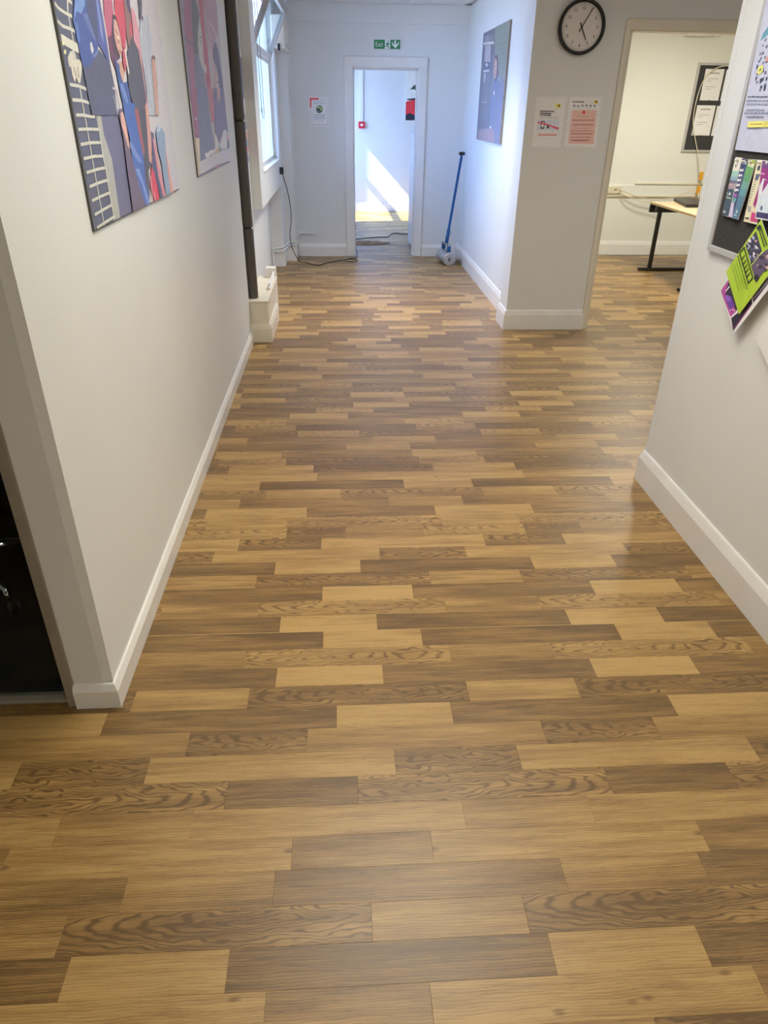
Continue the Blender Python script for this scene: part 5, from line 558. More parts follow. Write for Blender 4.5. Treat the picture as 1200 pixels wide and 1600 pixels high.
'noticeb': [('c4bfb2',[(1681,1694),(1908,1692),(1929,1378),(1690,1380)]),('4a4844',[(1708,1670),(1793,1670),(1793,1663),(1706,1664)]),('d9a53c',[(1866,1681),(1894,1679),(1896,1655),(1867,1659)]),('6d4a1e',[(1893,1668),(1891,1662),(1885,1659),(1878,1662),(1875,1668),(1876,1674),(1882,1677),(1889,1674)]),('5a5854',[(1715,1647),(1731,1647),(1732,1637),(1716,1637)]),('77746e',[(1718,1629),(1733,1629),(1733,1631),(1718,1631)]),('5a5854',[(1744,1645),(1761,1645),(1761,1636),(1746,1635)]),('77746e',[(1748,1627),(1763,1627),(1763,1629),(1748,1629)]),('5a5854',[(1776,1648),(1793,1648),(1793,1638),(1778,1638)]),('77746e',[(1780,1630),(1795,1629),(1795,1631),(1780,1632)]),('5a5854',[(1806,1649),(1822,1650),(1823,1640),(1807,1640)]),('77746e',[(1809,1632),(1824,1631),(1824,1633),(1809,1634)]),('5a5854',[(1837,1648),(1854,1648),(1854,1638),(1839,1638)]),('77746e',[(1841,1630),(1855,1629),(1855,1631),(1841,1632)]),('5a5854',[(1868,1649),(1884,1649),(1885,1639),(1869,1639)]),('77746e',[(1872,1631),(1886,1630),(1886,1632),(1872,1633)]),('c48f7e',[(1713,1615),(1897,1617),(1908,1394),(1713,1397)]),('a8322e',[(1812,1601),(1812,1595),(1808,1591),(1803,1589),(1797,1591),(1792,1595),(1790,1601),(1790,1606),(1794,1611),(1799,1612),(1805,1611),(1810,1607)]),('8d5f54',[(1746,1572),(1860,1573),(1860,1575),(1746,1574)]),('8a5a50',[(1723,1546),(1885,1548),(1885,1554),(1723,1552)]),('8a5a50',[(1727,1517),(1887,1518),(1887,1524),(1727,1523)]),('8d5f54',[(1746,1497),(1861,1498),(1861,1500),(1746,1499)]),('8a5a50',[(1720,1478),(1891,1480),(1891,1484),(1720,1482)]),('8a5a50',[(1726,1458),(1891,1460),(1891,1466),(1726,1464)]),('8d5f54',[(1726,1436),(1882,1438),(1882,1442),(1726,1440)]),('8a5a50',[(1726,1417),(1879,1418),(1879,1424),(1726,1423)]),('8a5a50',[(1748,1412),(1854,1413),(1854,1417),(1748,1416)])],
}
# ================================================================== THINGS ON THE WALLS
def canvas(name, label, X, wallx, y0, y1, z0, z1, key, k, nx):
    t = thing(name, label, 'wall print', (X, (y0+y1)/2, z0))
    lo, hi = min(X-nx*0.001, wallx), max(X-nx*0.001, wallx)
    box('board', (lo, y0, z0), (hi, y1, z1), M['edge_shadow'] if key != 'picture' else M['metalframe'], t, 0.0006, 1)
    box('face_sheet', (X-0.002 if nx > 0 else X, y0+0.004, z0+0.004), (X if nx > 0 else X+0.002, y1-0.002, z1-0.004), M['paper'], t)
    inked('printed_picture', key, lambda a, b: (X+nx*0.0004, a, b), (nx, 0, 0), k, rect=(y0+0.004, y1-0.002, z0+0.004, z1-0.004), parent=t)
canvas('canvas_print', 'large print of people beside a goal net, nearer of the two on the left wall', -0.707, -0.716, 2.190, 3.425, 1.286, 2.30, 'poster1', KP[0], 1)
canvas('canvas_print', 'pink toned print of two people at a table, beside the grey pipe', -0.707, -0.716, 3.908, 5.098, 1.296, 2.30, 'poster2', KP[0], 1)
canvas('canvas_print', 'dark print of a person in navy, on the blue lit right wall', 1.43, 1.4505, 7.00, 8.225, 1.342, 2.262, 'picture', KP[1], -1)
t = thing('canvas_print', 'print of red and white flowers seen through the far doorway', 'wall print', (1.5, 13.70, 1.45))
box('board', (1.132, 13.70, 1.446), (2.0, 13.735, 2.40), M['paper'], t, 0.001, 1)
inked('printed_picture', 'farpic', lambda a, b: (a, 13.6996, b), (0, -1, 0), KP[2], rect=(1.134, 1.998, 1.448, 2.398), parent=t)

# wall clock
cx, cz, cy = 1.70, 2.116, 5.85
t = thing('wall_clock', 'round black rimmed wall clock with cream dial above the notices', 'clock', (cx, cy, cz))
lathe('rim', [(0.150, 0.0), (0.163, 0.004), (0.166, 0.020), (0.163, 0.038), (0.154, 0.045), (0.146, 0.042), (0.141, 0.028), (0.141, 0.018)], (cx, cy, cz), (0, -1, 0), M['clockblack'], t, 48)
lathe('dial', [(0.0, 0.022), (0.142, 0.022), (0.142, 0.006), (0.0, 0.006)], (cx, cy, cz), (0, -1, 0), M['dial'], t, 48, False)
items = []
for h in range(1, 13):
    a = R(30*h); lettering('numeral', [(str(h), 0.027, (cx+0.108*math.sin(a), cy-0.0226, cz+0.108*math.cos(a)), (1, 0, 0), (0, 0, 1))], M['clockblack'], t)
bm = bmesh.new()
for k in range(60):
    a = R(6*k); r0, r1, w_ = (0.126, 0.135, 0.0012 if k % 5 else 0.0022); s, c = math.sin(a), math.cos(a)
    bm.faces.new([bm.verts.new((cx+s*r+c*e, cy-0.0225, cz+c*r-s*e)) for r, e in ((r0, -w_/2), (r1, -w_/2), (r1, w_/2), (r0, w_/2))])
finish('minute_marks', bm, M['clockblack'], t)['kind'] = 'stuff'
def hand(name, deg, r0, r1, w_, d):
    a = R(deg); s, c = math.sin(a), math.cos(a); bm = bmesh.new(); q = []
    for dd in (d, d+0.0015): q.append([bm.verts.new((cx+s*r+c*e, cy-dd, cz+c*r-s*e)) for r, e in ((-r0, -w_/2), (r1, -w_*0.35), (r1, w_*0.35), (-r0, w_/2))])
    bm.faces.new(q[0]); bm.faces.new(q[1][::-1])
    for i in range(4): bm.faces.new((q[0][i], q[0][(i+1) % 4], q[1][(i+1) % 4], q[1][i]))
    finish(name, bm, M['clockblack'], t)
hand('hour_hand', 152.5, 0.028, 0.086, 0.0085, 0.025); hand('minute_hand', 30, 0.032, 0.134, 0.0075, 0.028)
lathe('hub', [(0.0, 0.032), (0.006, 0.032), (0.006, 0.022)], (cx, cy, cz), (0, -1, 0), M['clockblack'], t, 12)

# exit sign
t = thing('exit_sign', 'green and white exit sign with running figure above the far doorway', 'sign', (0.55, 9.24, 2.18))
box('sign_board', (0.392, 9.236, 2.178), (0.694, 9.2495, 2.274), M['white'], t, 0.002, 1)
inked('pictogram', 'exitsign', lambda a, b: (a, 9.2355, b), (0, -1, 0), (1.9, 1.75, 1.4), parent=t)
lettering('lettering', [('Exit', 0.066, (0.456, 9.2330, 2.222), (0.84, 0, 0), (0, 0, 1))], M['white'], t)

# paper notices
def sheet(name, label, key, lo, hi, to3, nrm, k, cat='notice', group=None, rect=None, hull=None):
    t = thing(name, label, cat, tuple((lo[i]+hi[i])/2 for i in range(3)), group)
    box('sheet', lo, hi, M['paper'], t)
    inked('printed_text', key, to3, nrm, k, rect=rect, hull=hull, parent=t)
    return t
sheet('paper_notice', 'white notice with a round green photo, left of the far doorway', 'farnotice', (-0.345, 9.2465, 1.424), (-0.118, 9.2495, 1.722), lambda a, b: (a, 9.2462, b), (0, -1, 0), (1.9, 1.75, 1.4), group=None)
sheet('paper_notice', 'notice with a struck out phone picture, left one below the clock', 'noticea', (1.436, 5.8465, 1.368), (1.662, 5.8495, 1.700), lambda a, b: (a, 5.8462, b), (0, -1, 0), KP[3])
sheet('paper_notice', 'notice with a salmon pink panel, right one below the clock', 'noticeb', (1.680, 5.8465, 1.368), (1.930, 5.8495, 1.700), lambda a, b: (a, 5.8462, b), (0, -1, 0), KP[3])

# right wall: felt board with leaflets
t = thing('notice_board', 'grey felt notice board in aluminium frame on the near right wall', 'notice board', (1.48, 2.3, 1.14))
box('felt_panel', (1.468, 1.75, 1.15), (1.479, 2.86, 2.25), M['felt'], t)
for lo, hi in (((1.461, 1.73, 1.128), (1.4795, 2.880, 1.152)), ((1.461, 1.73, 2.24), (1.4795, 2.88, 2.262)), ((1.461, 2.856, 1.15), (1.4795, 2.880, 2.242)), ((1.461, 1.73, 1.15), (1.4795, 1.754, 2.242))): box('frame_rail', lo, hi, M['alu'], t, 0.003)
def paper(name, label, key, X, hull, k, thick=0.0015, cat='leaflet', group=None, curl=0.0):
    """thin paper with the outline hull (y, z), facing into the corridor"""
    cyy = sum(p[0] for p in hull)/len(hull); czz = sum(p[1] for p in hull)/len(hull)
    t = thing(name, label, cat, (X, cyy, czz), group)
    bm = bmesh.new(); a = [bm.verts.new((X, y, z)) for y, z in hull]; b = [bm.verts.new((X+thick, y, z)) for y, z in hull]
    bm.faces.new(a); bm.faces.new(b[::-1]); n = len(hull)
    for i in range(n): bm.faces.new((a[i], a[(i+1) % n], b[(i+1) % n], b[i]))
    finish('sheet', bm, M['paper'], t)
    if key: inked('printed_front', key, lambda y, z: (X-0.0003, y, z), (-1, 0, 0), k, hull=hull, parent=t)
    return t
kb = KP[4]
paper('wall_poster', 'pale blue poster with black script and a yellow button, atop the felt board', 'wallposter', 1.459, [(2.832, 1.487), (2.24, 1.487), (2.25, 2.10), (2.862, 2.10)], kb, cat='poster')
GL = 'leaflets hung in a row on the felt board'
def hang(label, key, X, hull): 
    t = paper('leaflet', label, key, X, hull, kb, 0.004, 'leaflet', GL)
    # each hangs from a clear headed push pin
    y = (hull[0][0]+hull[1][0])/2; z = max(hull[0][1], hull[1][1])-0.008
    lathe('push_pin', [(0.0, 0.012), (0.004, 0.012), (0.005, 0.009), (0.0025, 0.006), (0.0045, 0.002), (0.0045, 0.0)], (X-0.001, y, z), (-1, 0, 0), M['white'], t, 10)
hang('narrow leaflet with white top and dark slate bottom, by the board frame', 'leaflet1', 1.455, [(2.808, 1.464), (2.757, 1.464), (2.757, 1.266), (2.808, 1.266)])
hang('navy leaflet with a column of white marks and lilac foot', 'leaflet2', 1.4535, [(2.755, 1.462), (2.711, 1.462), (2.713, 1.265), (2.754, 1.268)])
hang('leaflet fading from green top to blue grey foot', 'leaflet3', 1.452, [(2.707, 1.463), (2.654, 1.464), (2.680, 1.266), (2.719, 1.266)])
hang('cream leaflet with a purple slash and pink block at its foot', 'leaflet4', 1.4555, [(2.653, 1.464), (2.598, 1.465), (2.548, 1.266), (2.643, 1.265)])
hang('leaflet with purple top, pale blue middle and navy band, at the picture edge', 'leaflet5', 1.4440, [(2.599, 1.464), (2.50, 1.468), (2.45, 1.290), (2.552, 1.286)])
paper('flyer', 'bright green flyer with photos, tilted over the corner of the board', 'greenleaf', 1.441, [(2.507, 1.289), (2.651, 1.088), (2.490, 0.969), (2.346, 1.170)], kb, 0.0015, 'flyer')
paper('flyer', 'purple and black flyer with white border, tilted behind the green one', 'purpleleaf', 1.449, [(2.525, 1.215), (2.669, 1.015), (2.502, 0.896), (2.358, 1.096)], kb, 0.0015, 'flyer')
t = paper('sheet_of_paper', 'plain white paper corner on the right wall below the flyers', None, 1.455, [(2.374, 0.918), (2.241, 0.846), (2.15, 1.01), (2.29, 1.085)], kb, 0.002, 'paper')

# drain pipe in the left corner, standing on the casing
t = thing('drain_pipe', 'dark grey soil pipe in sections, running up the left wall', 'pipe', (-0.691, 5.62, 0.315))
def pipe_len(z0, z1): tube('pipe_section', [(-0.691, 5.62, z0), (-0.691, 5.62, z0+0.005), (-0.691, 5.62, z1-0.005), (-0.691, 5.62, z1)], [0.0365, 0.0375, 0.0375, 0.0365], M['pipe'], t, 24)
zs = [0.315, 0.835, 1.530, 2.245, 2.60]
for a, b in zip(zs[:-1], zs[1:]): pipe_len(a, b-0.012)
for z in zs[1:-1]:
    tube('joint_ring', [(-0.691, 5.62, z-0.014), (-0.691, 5.62, z+0.002)], 0.034, M['black'], t, 24)
    box('wall_clip', (-0.7295, 5.640, z-0.012), (-0.715, 5.690, z), M['white'], t, 0.002, 1)
    box('clip_lug', (-0.662, 5.575, z-0.012), (-0.642, 5.598, z), M['white'], t, 0.002, 1)

# poster strip on the narrow wall behind the pipe
t = thing('wall_strip_notice', 'narrow coloured notice seen edge on behind the grey pipe', 'notice', (-0.728, 6.2, 1.30))
box('sheet', (-0.7300, 6.11, 1.20), (-0.7275, 6.345, 1.95), M['paper'], t)
V, F, col = [], [], []
for z0, z1, c in ((1.66, 1.93, '6b6b7a'), (1.49, 1.56, '8d97a6'), (1.45, 1.49, '6f7f8e'), (1.39, 1.44, 'c58f92'), (1.34, 1.39, '6f8ea0'), (1.29, 1.34, 'c77f86'), (1.22, 1.28, '7f95ab')):
    i = len(V); V += [(-0.7272, 6.125, z0), (-0.7272, 6.33, z0), (-0.7272, 6.33, z1), (-0.7272, 6.125, z1)]; F.append((i, i+1, i+2, i+3)); col.append([v*1.3 for v in lin(c)])
paint_mesh('printed_blocks', V, F, col, Vector((1, 0, 0)), t)

# heating pipes
t = thing('heating_pipework', 'pair of white heating pipes along the lid of the pipe casing', 'pipe', (-0.592, 6.1, 0.33))
t2 = thing('heating_pipework', 'pair of white heating pipes stepping over the skirting boxes in the corner', 'pipe', (-0.65, 8.6, 0.0))
for i, dz in enumerate((0.0, 0.034)):
    tube('pipe', spline([(-0.592, 5.88, 0.327+dz), (-0.592, 6.20, 0.327+dz), (-0.592, 6.355, 0.327+dz)], 4), 0.0095, M['white'], t, 8)
    e = 0.012*(1-i)
    pts = [(-0.790+e, 8.515, 0.0), (-0.790+e, 8.515, 0.13+dz), (-0.782+e, 8.515, 0.165+dz), (-0.762, 8.515, 0.176+dz), (-0.700, 8.515, 0.177+dz), (-0.674, 8.515, 0.184+dz), (-0.655, 8.55, 0.195+dz), (-0.635, 8.70, 0.188+dz), (-0.625, 8.865, 0.186+dz), (-0.57, 8.868, 0.186+dz), (-0.535, 8.868, 0.190+dz), (-0.522, 8.868, 0.235+dz)]
    tube('pipe', spline(pts, 5), 0.0095, M['white'], t2, 8)

# trunking by the far left corner
t = thing('cable_trunking', 'white cable trunking down the far left corner and along the wall', 'trunking', (-0.53, 9.24, 0.25))
box('riser', (-0.575, 9.20, 0.30), (-0.535, 9.249, 2.40), M['white'], t, 0.003)
box('branch', (-0.54, 9.222, 0.262), (-0.305, 9.249, 0.303), M['white'], t, 0.003)
box('corner_box', (-0.575, 9.19, 0.235), (-0.515, 9.249, 0.315), M['white'], t, 0.004)
t = thing('wall_heater', 'cream wall unit high up between window and far wall', 'wall unit', (-0.60, 8.9, 2.15))
box('casing', (-0.66, 8.42, 2.12), (-0.530, 9.19, 2.40), M['cream'], t, 0.012, 2)
boxes('vent_slot', [((-0.5305, 8.50, 2.150+0.02*k), (-0.5285, 9.14, 2.155+0.02*k)) for k in range(2)], M['taupe'], t)['kind'] = 'stuff'
box('switch', (-0.60, 8.395, 2.10), (-0.575, 8.42, 2.16), M['black'], t, 0.003, 1)
# blind cord
t = thing('blind_cord', 'thin dark blind cord looping down in front of the window', 'blind cord', (-0.66, 7.0, 1.55))
tube('cord', spline([(-0.655, 6.86, 2.48), (-0.655, 6.88, 2.0), (-0.655, 6.90, 1.62), (-0.655, 6.94, 1.545), (-0.655, 7.04, 1.530), (-0.655, 7.10, 1.56), (-0.655, 7.10, 1.9), (-0.655, 7.08, 2.48)], 5), 0.0022, M['cord'], t, 6)
tube('cord_weight', [(-0.655, 6.90, 1.57), (-0.655, 6.90, 1.60)], [0.005, 0.004], M['black'], t, 8)
box('head_rail', (-0.68, 6.70, 2.475), (-0.645, 8.45, 2.50), M['white'], t, 0.003, 1)

# extension cable from the wall plug to the doorway
t = thing('power_cable', 'thin dark cable from the wall plug to a loop by the doorway', 'cable', (-0.3, 8.7, 0))
bm = bmesh.new(); box_into(bm, (-0.648, 8.36, 0.985), (-0.605, 8.41, 1.055), 0.008, 2); finish('plug', bm, M['black'], t)
box('socket_plate', (-0.655, 8.33, 0.975), (-0.6475, 8.45, 1.065), M['white'], t, 0.003, 1)
tube('cord', spline([(-0.62, 8.39, 0.990), (-0.60, 8.45, 0.90), (-0.585, 8.60, 0.78), (-0.57, 8.70, 0.60), (-0.575, 8.72, 0.45), (-0.58, 8.50, 0.37), (-0.565, 8.44, 0.25), (-0.53, 8.62, 0.10), (-0.49, 8.78, 0.010), (-0.41, 8.76, 0.005), (-0.315, 8.62, 0.005), (-0.25, 8.63, 0.005), (-0.182, 8.76, 0.005), (-0.029, 8.90, 0.005), (0.073, 8.99, 0.005), (0.155, 9.00, 0.005), (0.196, 8.93, 0.005), (0.15, 8.85, 0.005), (0.07, 8.86, 0.005), (0.045, 8.94, 0.006), (0.10, 9.02, 0.009), (0.17, 9.06, 0.012), (0.20, 9.20, 0.005), (0.20, 9.45, 0.005), (0.19, 9.9, 0.005), (0.15, 10.0, 0.005)], 6), 0.0045, M['cord'], t, 7)
t = thing('power_cable', 'dark cable crossing the floor of the bright far room', 'cable', (0.6, 10.8, 0))
tube('cord', spline([(0.08, 10.46, 0.005), (0.25, 10.55, 0.005), (0.40, 10.65, 0.005), (0.55, 10.72, 0.005), (0.68, 10.75, 0.005), (0.74, 11.02, 0.005), (0.82, 11.10, 0.005), (0.95, 11.02, 0.005), (1.2, 11.0, 0.005)], 6), 0.0055, M['cord'], t, 7)

# vinyl floor roller in the far right corner
t = thing('floor_roller', 'steel drum floor roller with a tall blue handle in the corner', 'floor roller', (1.25, 8.78, 0))
ax = Vector((0.155, -0.99, 0)).normalized(); c0 = Vector((1.275, 8.60, 0.075)); c1 = c0 - ax*0.33
for k in range(3):
    bm = bmesh.new(); lathe_into(bm, [(0.0, 0.0), (0.066, 0.0), (0.074, 0.004), (0.075, 0.010), (0.075, 0.100), (0.073, 0.105), (0.0, 0.105)], c0 - ax*(0.112*k), -ax, 48); finish('drum', bm, M['steel'], t)
lathe('axle', [(0.0, -0.012), (0.014, -0.012), (0.018, -0.002), (0.018, 0.0)], c0, -ax, M['black'], t, 16); lathe('axle_nut', [(0.0, -0.017), (0.007, -0.017), (0.007, -0.010)], c0, -ax, M['chrome'], t, 6)
side = Vector((0.99, 0.155, 0)).normalized()
hb = c0 - ax*0.165 + Vector((0, 0, 0.135))
bm = bmesh.new()
def bar(bm, a, b, wv, tv):
    a, b = Vector(a), Vector(b); d = (b-a).normalized(); q = []
    for p in (a, b): q.append([bm.verts.new(p + wv*i + tv*j) for i, j in ((-1, -1), (1, -1), (1, 1), (-1, 1))])
    bm.faces.new(q[0]); bm.faces.new(q[1][::-1])
    for i in range(4): bm.faces.new((q[0][i], q[0][(i+1) % 4], q[1][(i+1) % 4], q[1][i]))
up = Vector((0, 0, 1))
bm.free()
for s in (0.055, 0.275):
    bm = bmesh.new(); bar(bm, c0 - ax*s + up*0.078, c0 - ax*s + up*0.150, side*0.022, ax*0.012); finish('fork_arm', bm, M['blue'], t)
bm = bmesh.new(); bar(bm, c0 - ax*0.04 + up*0.150, c0 - ax*0.29 + up*0.150, side*0.020, up*0.008); finish('cross_bar', bm, M['steel'], t)
h0 = c0 - ax*0.165 + up*0.155; h1 = Vector((1.412, 9.02, 1.165))
tube('handle', [h0, h0.lerp(h1, 0.16), h0.lerp(h1, 0.165), h0.lerp(h1, 0.96), h1], [0.021, 0.021, 0.0155, 0.0155, 0.010], M['blue'], t, 16)
hx = h0.lerp(h1, 0.11); tube('wing_screw', [hx + side*0.015, hx + side*0.045], [0.005, 0.010], M['steel'], t, 8)
tube('grip', [h1 - side*0.033 + up*0.006, h1 - side*0.030 + up*0.006, h1 + side*0.030 + up*0.006, h1 + side*0.033 + up*0.006], [0.012, 0.018, 0.018, 0.012], M['black'], t, 14)
for s in (0.03, 0.30):
    wc = c0 - ax*s + side*0.118 + Vector((0, 0, -0.042))
    lathe('wheel', [(0.0, -0.010), (0.026, -0.012), (0.033, -0.008), (0.033, 0.008), (0.026, 0.012), (0.0, 0.010)], wc, ax, M['wheel'], t, 24, False)
    lathe('wheel_hub', [(0.0, -0.016), (0.010, -0.015), (0.010, 0.0)], wc, -ax, M['black'], t, 12)
for s in (0.055, 0.275):
    bm = bmesh.new(); bar(bm, c0 - ax*s + side*0.05, c0 - ax*s + side*0.118 + up*-0.042, up*0.008, ax*0.004); finish('wheel_bracket', bm, M['steel'], t)

# ================================================================== RIGHT ROOM
t = thing('desk', 'pale oak topped desk on black cantilever legs in the right room', 'desk', (3.9, 7.9, 0))
bm = bmesh.new(); tp = [(3.545, 7.30), (4.36, 7.30), (4.36, 8.57), (3.552, 8.57)]
prism_z('desk_top', tp, 0.698, 0.722, M['oak'], t, 0.003)
for yy in (7.27, 8.37):
    lg = box('foot', (3.478, yy-0.025, 0.0), (4.26, yy+0.025, 0.030), M['blackm'], t, 0.006)
    box('leg', (3.585, yy-0.016, 0.025), (3.630, yy+0.016, 0.66), M['blackm'], t, 0.005)
    box('top_arm', (3.555, yy-0.03, 0.640), (4.25, yy+0.03, 0.697), M['blackm'], t, 0.006)
box('end_panel', (3.553, 8.52, 0.610), (4.30, 8.56, 0.697), M['blackm'], t, 0.006)
box('end_bracket', (3.546, 7.265, 0.615), (3.570, 7.300, 0.712), M['blackm'], t, 0.006)
t = thing('laptop', 'closed black laptop lying on the oak desk', 'laptop', (3.9, 8.3, 0.722))
prism_z('base', [(3.72, 7.99), (4.02, 7.99), (4.13, 8.62), (3.85, 8.62)], 0.722, 0.742, M['black'], t, 0.004)
prism_z('lid', [(3.72, 7.99), (4.02, 7.99), (4.13, 8.62), (3.85, 8.62)], 0.743, 0.755, M['blackm'], t, 0.004)
# dado trunking, socket, cables
t = thing('cable_trunking', 'cream dado trunking along the right room wall behind the desk', 'trunking', (4.4, 9.38, 0.75))
box('backplate', (1.70, 9.378, 0.700), (6.4, 9.3895, 0.822), M['room'], t, 0.002, 1)
box('upper_lip', (3.66, 9.368, 0.832), (6.4, 9.3895, 0.850), M['ivory'], t, 0.002, 1); box('lower_lip', (1.70, 9.366, 0.690), (6.4, 9.3895, 0.708), M['ivory'], t, 0.002, 1)
t = thing('wall_socket', 'ivory double socket on the right room trunking beside the door frame', 'socket', (3.40, 9.37, 0.77))
box('plate', (3.27, 9.352, 0.728), (3.485, 9.379, 0.812), M['ivory'], t, 0.006)
box('switch', (3.40, 9.347, 0.765), (3.43, 9.353, 0.782), M['taupe'], t, 0.002, 1)
for i, (dz, lab) in enumerate(((0.0, 'upper cream cable drooping from the socket to the desk'), (-0.03, 'lower cream cable drooping from the socket to the desk'))):
    o = tube('cable', spline([(3.46, 9.345, 0.775+dz), (3.58, 9.30, 0.735+dz), (3.72, 9.28, 0.695+dz), (3.86, 9.28, 0.668+dz), (4.02, 9.28, 0.675), (4.18, 9.28, 0.710), (4.30, 9.29, 0.755), (4.37, 9.29, 0.785)] if i == 0 else [(3.46, 9.345, 0.745), (3.60, 9.27, 0.690), (3.74, 9.25, 0.655), (3.90, 9.24, 0.630), (4.05, 9.24, 0.62)], 5), 0.0055, M['ivory'], None, 6)
    tag(o, lab, 'cable', 'cream cables at the desk')
t = thing('hanging_cable', 'cream cable with orange tags hanging over the right room notice board', 'cable', (4.4, 9.3, 1.2))
tube('cord', spline([(4.75, 9.33, 2.03), (4.52, 9.33, 2.085), (4.35, 9.33, 2.055), (4.235, 9.33, 1.93), (4.20, 9.33, 1.70), (4.22, 9.33, 1.50), (4.30, 9.33, 1.30), (4.37, 9.33, 1.15), (4.43, 9.33, 0.95), (4.45, 9.31, 0.80), (4.44, 9.25, 0.70), (4.42, 9.1, 0.60)], 6), 0.0055, M['ivory'], t, 6)
for z0, z1, xx in ((0.895, 0.985, 4.445), (0.735, 0.830, 4.448), (0.62, 0.68, 4.44)): box('tag', (xx-0.018, 9.29, z0), (xx+0.018, 9.335, z1), M['orange'], t, 0.004)
t = thing('notice_board', 'dark notice board with four typed sheets in the right room', 'notice board', (4.6, 9.38, 1.2))
box('felt_panel', (4.18, 9.378, 1.215), (5.05, 9.389, 2.095), M['felt'], t)
for lo, hi in (((4.160, 9.366, 1.195), (5.07, 9.3895, 1.220)), ((4.160, 9.366, 2.090), (5.07, 9.3895, 2.115)), ((4.160, 9.366, 1.22), (4.185, 9.3895, 2.09)), ((5.045, 9.366, 1.22), (5.07, 9.3895, 2.09))): box('frame_rail', lo, hi, M['alu'], t, 0.003)
def typed(x0, z0, label):
    w_, h_ = 0.225, 0.315
    t = thing('typed_sheet', label, 'paper', (x0+w_/2, 9.375, z0), 'typed sheets on the dark board')
    box('sheet', (x0, 9.3745, z0), (x0+w_, 9.377, z0+h_), M['paper'], t)
    V, F, col = [], [], []
    for a, b, y, hh, c in ((0.05, 0.17, 0.27, 0.009, 0.10), (0.04, 0.17, 0.215, 0.006, 0.35), (0.04, 0.10, 0.192, 0.006, 0.4), (0.04, 0.16, 0.135, 0.006, 0.35), (0.04, 0.11, 0.112, 0.006, 0.4)):
        x = a
        while x < b:
            e = min(b, x+0.018+0.012*((x*977) % 1)); i = len(V)
            V += [(x0+x, 9.3742, z0+y), (x0+e, 9.3742, z0+y), (x0+e, 9.3742, z0+y+hh), (x0+x, 9.3742, z0+y+hh)]; F.append((i, i+1, i+2, i+3)); col.append([c]*3); x = e+0.006
    paint_mesh('typing', V, F, col, Vector((0, -1, 0)), t)['kind'] = 'stuff'
    lathe('pin', [(0.0, 0.006), (0.005, 0.005), (0.005, 0.0)], (x0+w_/2, 9.3745, z0+0.006), (0, -1, 0), M['taupe'], t, 8)
typed(4.260, 1.740, 'upper left typed sheet on the dark board behind the desk'); typed(4.510, 1.735, 'upper typed sheet half hidden by the near right wall')
typed(4.245, 1.375, 'lower left typed sheet on the dark board behind the desk'); typed(4.490, 1.372, 'lower typed sheet half hidden by the near right wall')
t = thing('wall_bracket', 'white strip fitting high on the right room wall', 'light fitting', (4.1, 9.3, 2.38))
box('body', (3.92, 9.27, 2.365), (4.21, 9.389, 2.40), M['white'], t, 0.005); box('end_cap', (4.24, 9.30, 2.368), (4.33, 9.389, 2.392), M['white'], t, 0.004)

# ================================================================== OFFICE BEHIND THE GLASS
t = thing('office_chair', 'black office chair on chrome legs behind the office glass', 'chair', (-1.42, 2.25, 0))
hubc = Vector((-1.44, 2.30, 0.0))
tube('gas_column', [hubc + Vector((0, 0, 0.08)), hubc + Vector((0, 0, 0.26)), hubc + Vector((0, 0, 0.44))], [0.032, 0.032, 0.018], M['black'], t, 16)
for k in range(5):
    a = R(-42 + 72*k); d = Vector((math.cos(a), math.sin(a), 0)); tip = hubc + d*0.30
    tube('base_leg', [hubc + d*0.02 + Vector((0, 0, 0.135)), hubc + d*0.14 + Vector((0, 0, 0.125)), tip + Vector((0, 0, 0.095)), tip + d*0.012 + Vector((0, 0, 0.090))], [0.024, 0.021, 0.016, 0.010], M['chrome'], t, 12)
    tube('caster_stem', [tip + Vector((0, 0, 0.100)), tip + Vector((0, 0, 0.045))], [0.015, 0.013], M['chrome'], t, 12)
    nn = Vector((-d.y, d.x, 0)); wc = tip + d*0.015 + Vector((0, 0, 0.030))
    for s in (-0.024, 0.006):
        bm = bmesh.new(); lathe_into(bm, [(0.0, 0.0), (0.024, 0.0), (0.030, 0.004), (0.030, 0.014), (0.024, 0.018), (0.0, 0.018)], wc + nn*s, nn, 16); finish('caster', bm, M['black'], t, True)
bm = bmesh.new(); box_into(bm, (-1.68, 2.06, 0.44), (-1.20, 2.54, 0.52), 0.035, 3); finish('seat', bm, M['dark'], t, True)
bm = bmesh.new(); box_into(bm, (-1.66, 2.52, 0.60), (-1.22, 2.58, 1.10), 0.028, 3); finish('backrest', bm, M['dark'], t, True)
tube('back_bar', spline([(-1.44, 2.40, 0.43), (-1.44, 2.60, 0.44), (-1.44, 2.61, 0.80)], 5), 0.016, M['black'], t, 10)
t = thing('storage_box', 'dark box unit standing behind the chair in the office', 'cabinet', (-1.5, 3.2, 0))
box('carcass', (-1.95, 3.0, 0.0), (-1.05, 3.45, 0.72), M['black'], t, 0.004); box('drawer', (-1.93, 2.99, 0.40), (-1.50, 3.0, 0.70), M['dark'], t, 0.003); box('drawer', (-1.49, 2.99, 0.40), (-1.07, 3.0, 0.70), M['dark'], t, 0.003)

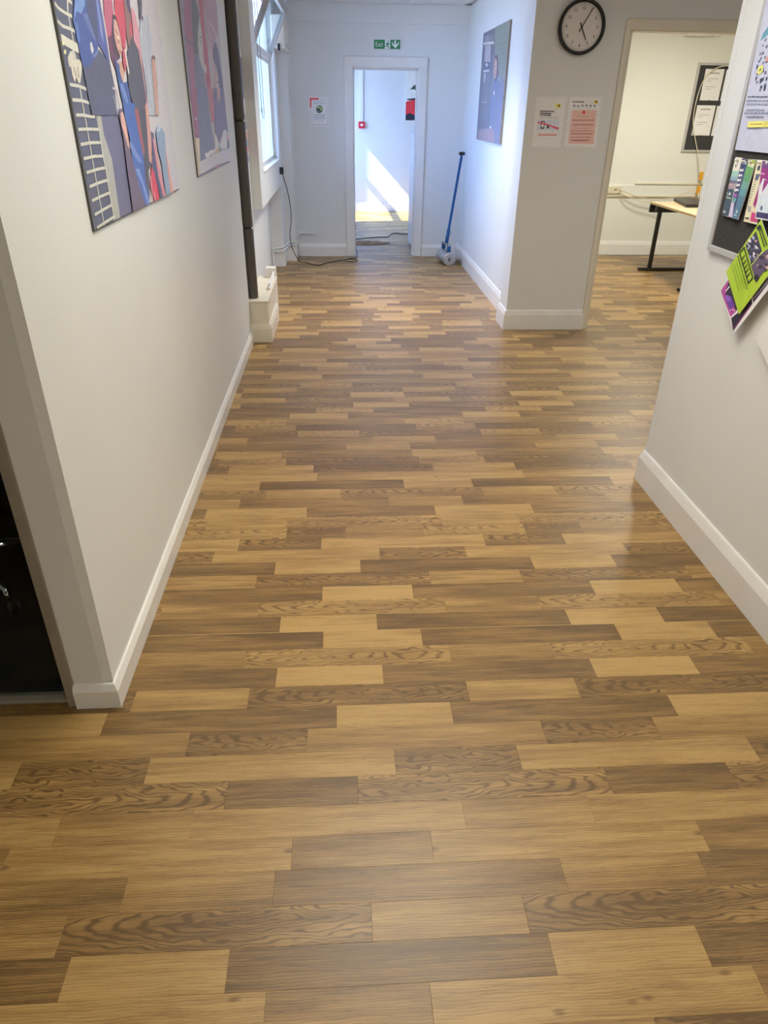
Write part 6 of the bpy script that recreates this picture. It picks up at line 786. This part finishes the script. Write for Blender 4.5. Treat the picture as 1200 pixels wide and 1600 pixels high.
# ================================================================== FAR ROOM
t = thing('fire_call_point', 'small red fire call point on the far room wall under a conduit', 'alarm', (0.385, 13.72, 1.37))
box('housing', (0.330, 13.69, 1.318), (0.440, 13.7345, 1.420), M['red'], t, 0.006); box('press_plate', (0.366, 13.687, 1.352), (0.404, 13.691, 1.386), M['paper'], t, 0.002, 1)
o = tag(box('conduit', (0.345, 13.712, 1.42), (0.410, 13.7345, 2.50), M['white'], None, 0.004), 'white conduit rising from the red call point', 'conduit')
t = thing('storage_cabinet', 'tall white cabinet just inside the far room by the doorway', 'cabinet', (1.15, 9.8, 0))
box('carcass', (0.925, 9.50, 0.03), (1.40, 10.30, 1.345), M['bluewhite'], t, 0.006); box('plinth', (0.945, 9.52, 0.0), (1.38, 10.28, 0.03), M['taupe'], t); box('top', (0.920, 9.49, 1.345), (1.405, 10.31, 1.362), M['bluewhite'], t, 0.003)
# crumpled offcut on the floor
bm = bmesh.new(); rr = random.Random(5); gx, gy = 16, 8; g = []
for j in range(gy+1):
    row = []
    for i in range(gx+1):
        u, v = i/gx, j/gy; e = math.sin(math.pi*u)*math.sin(math.pi*v)
        row.append(bm.verts.new((0.06+u*0.62+rr.uniform(-.015, .015), 10.02+v*0.36+0.10*u*(1-u)+rr.uniform(-.012, .012)-0.1*abs(u-.4)*(v-.5), 0.004+0.022*e*(0.3+rr.random()))))
    g.append(row)
for j in range(gy):
    for i in range(gx):
        if (i in (0, gx-1) and j in (0, 1, gy-1)) or (i > 11 and j > 5) or (i > 13 and j < 3): continue
        bm.faces.new((g[j][i], g[j][i+1], g[j+1][i+1], g[j+1][i]))
bmesh.ops.delete(bm, geom=[v for v in bm.verts if not v.link_faces], context='VERTS')
tag(finish('paper_offcut', bm, M['kraft']), 'crumpled brown paper offcut on the far room floor', 'paper scrap')
t = thing('dust_box', 'white box with a dark side just past the left door jamb', 'box', (0.1, 11.6, 0))
box('body', (-0.12, 11.52, 0.0), (0.23, 11.80, 0.10), M['white'], t, 0.004); box('side_panel', (0.205, 11.50, 0.0), (0.225, 11.52, 0.085), M['black'], t)
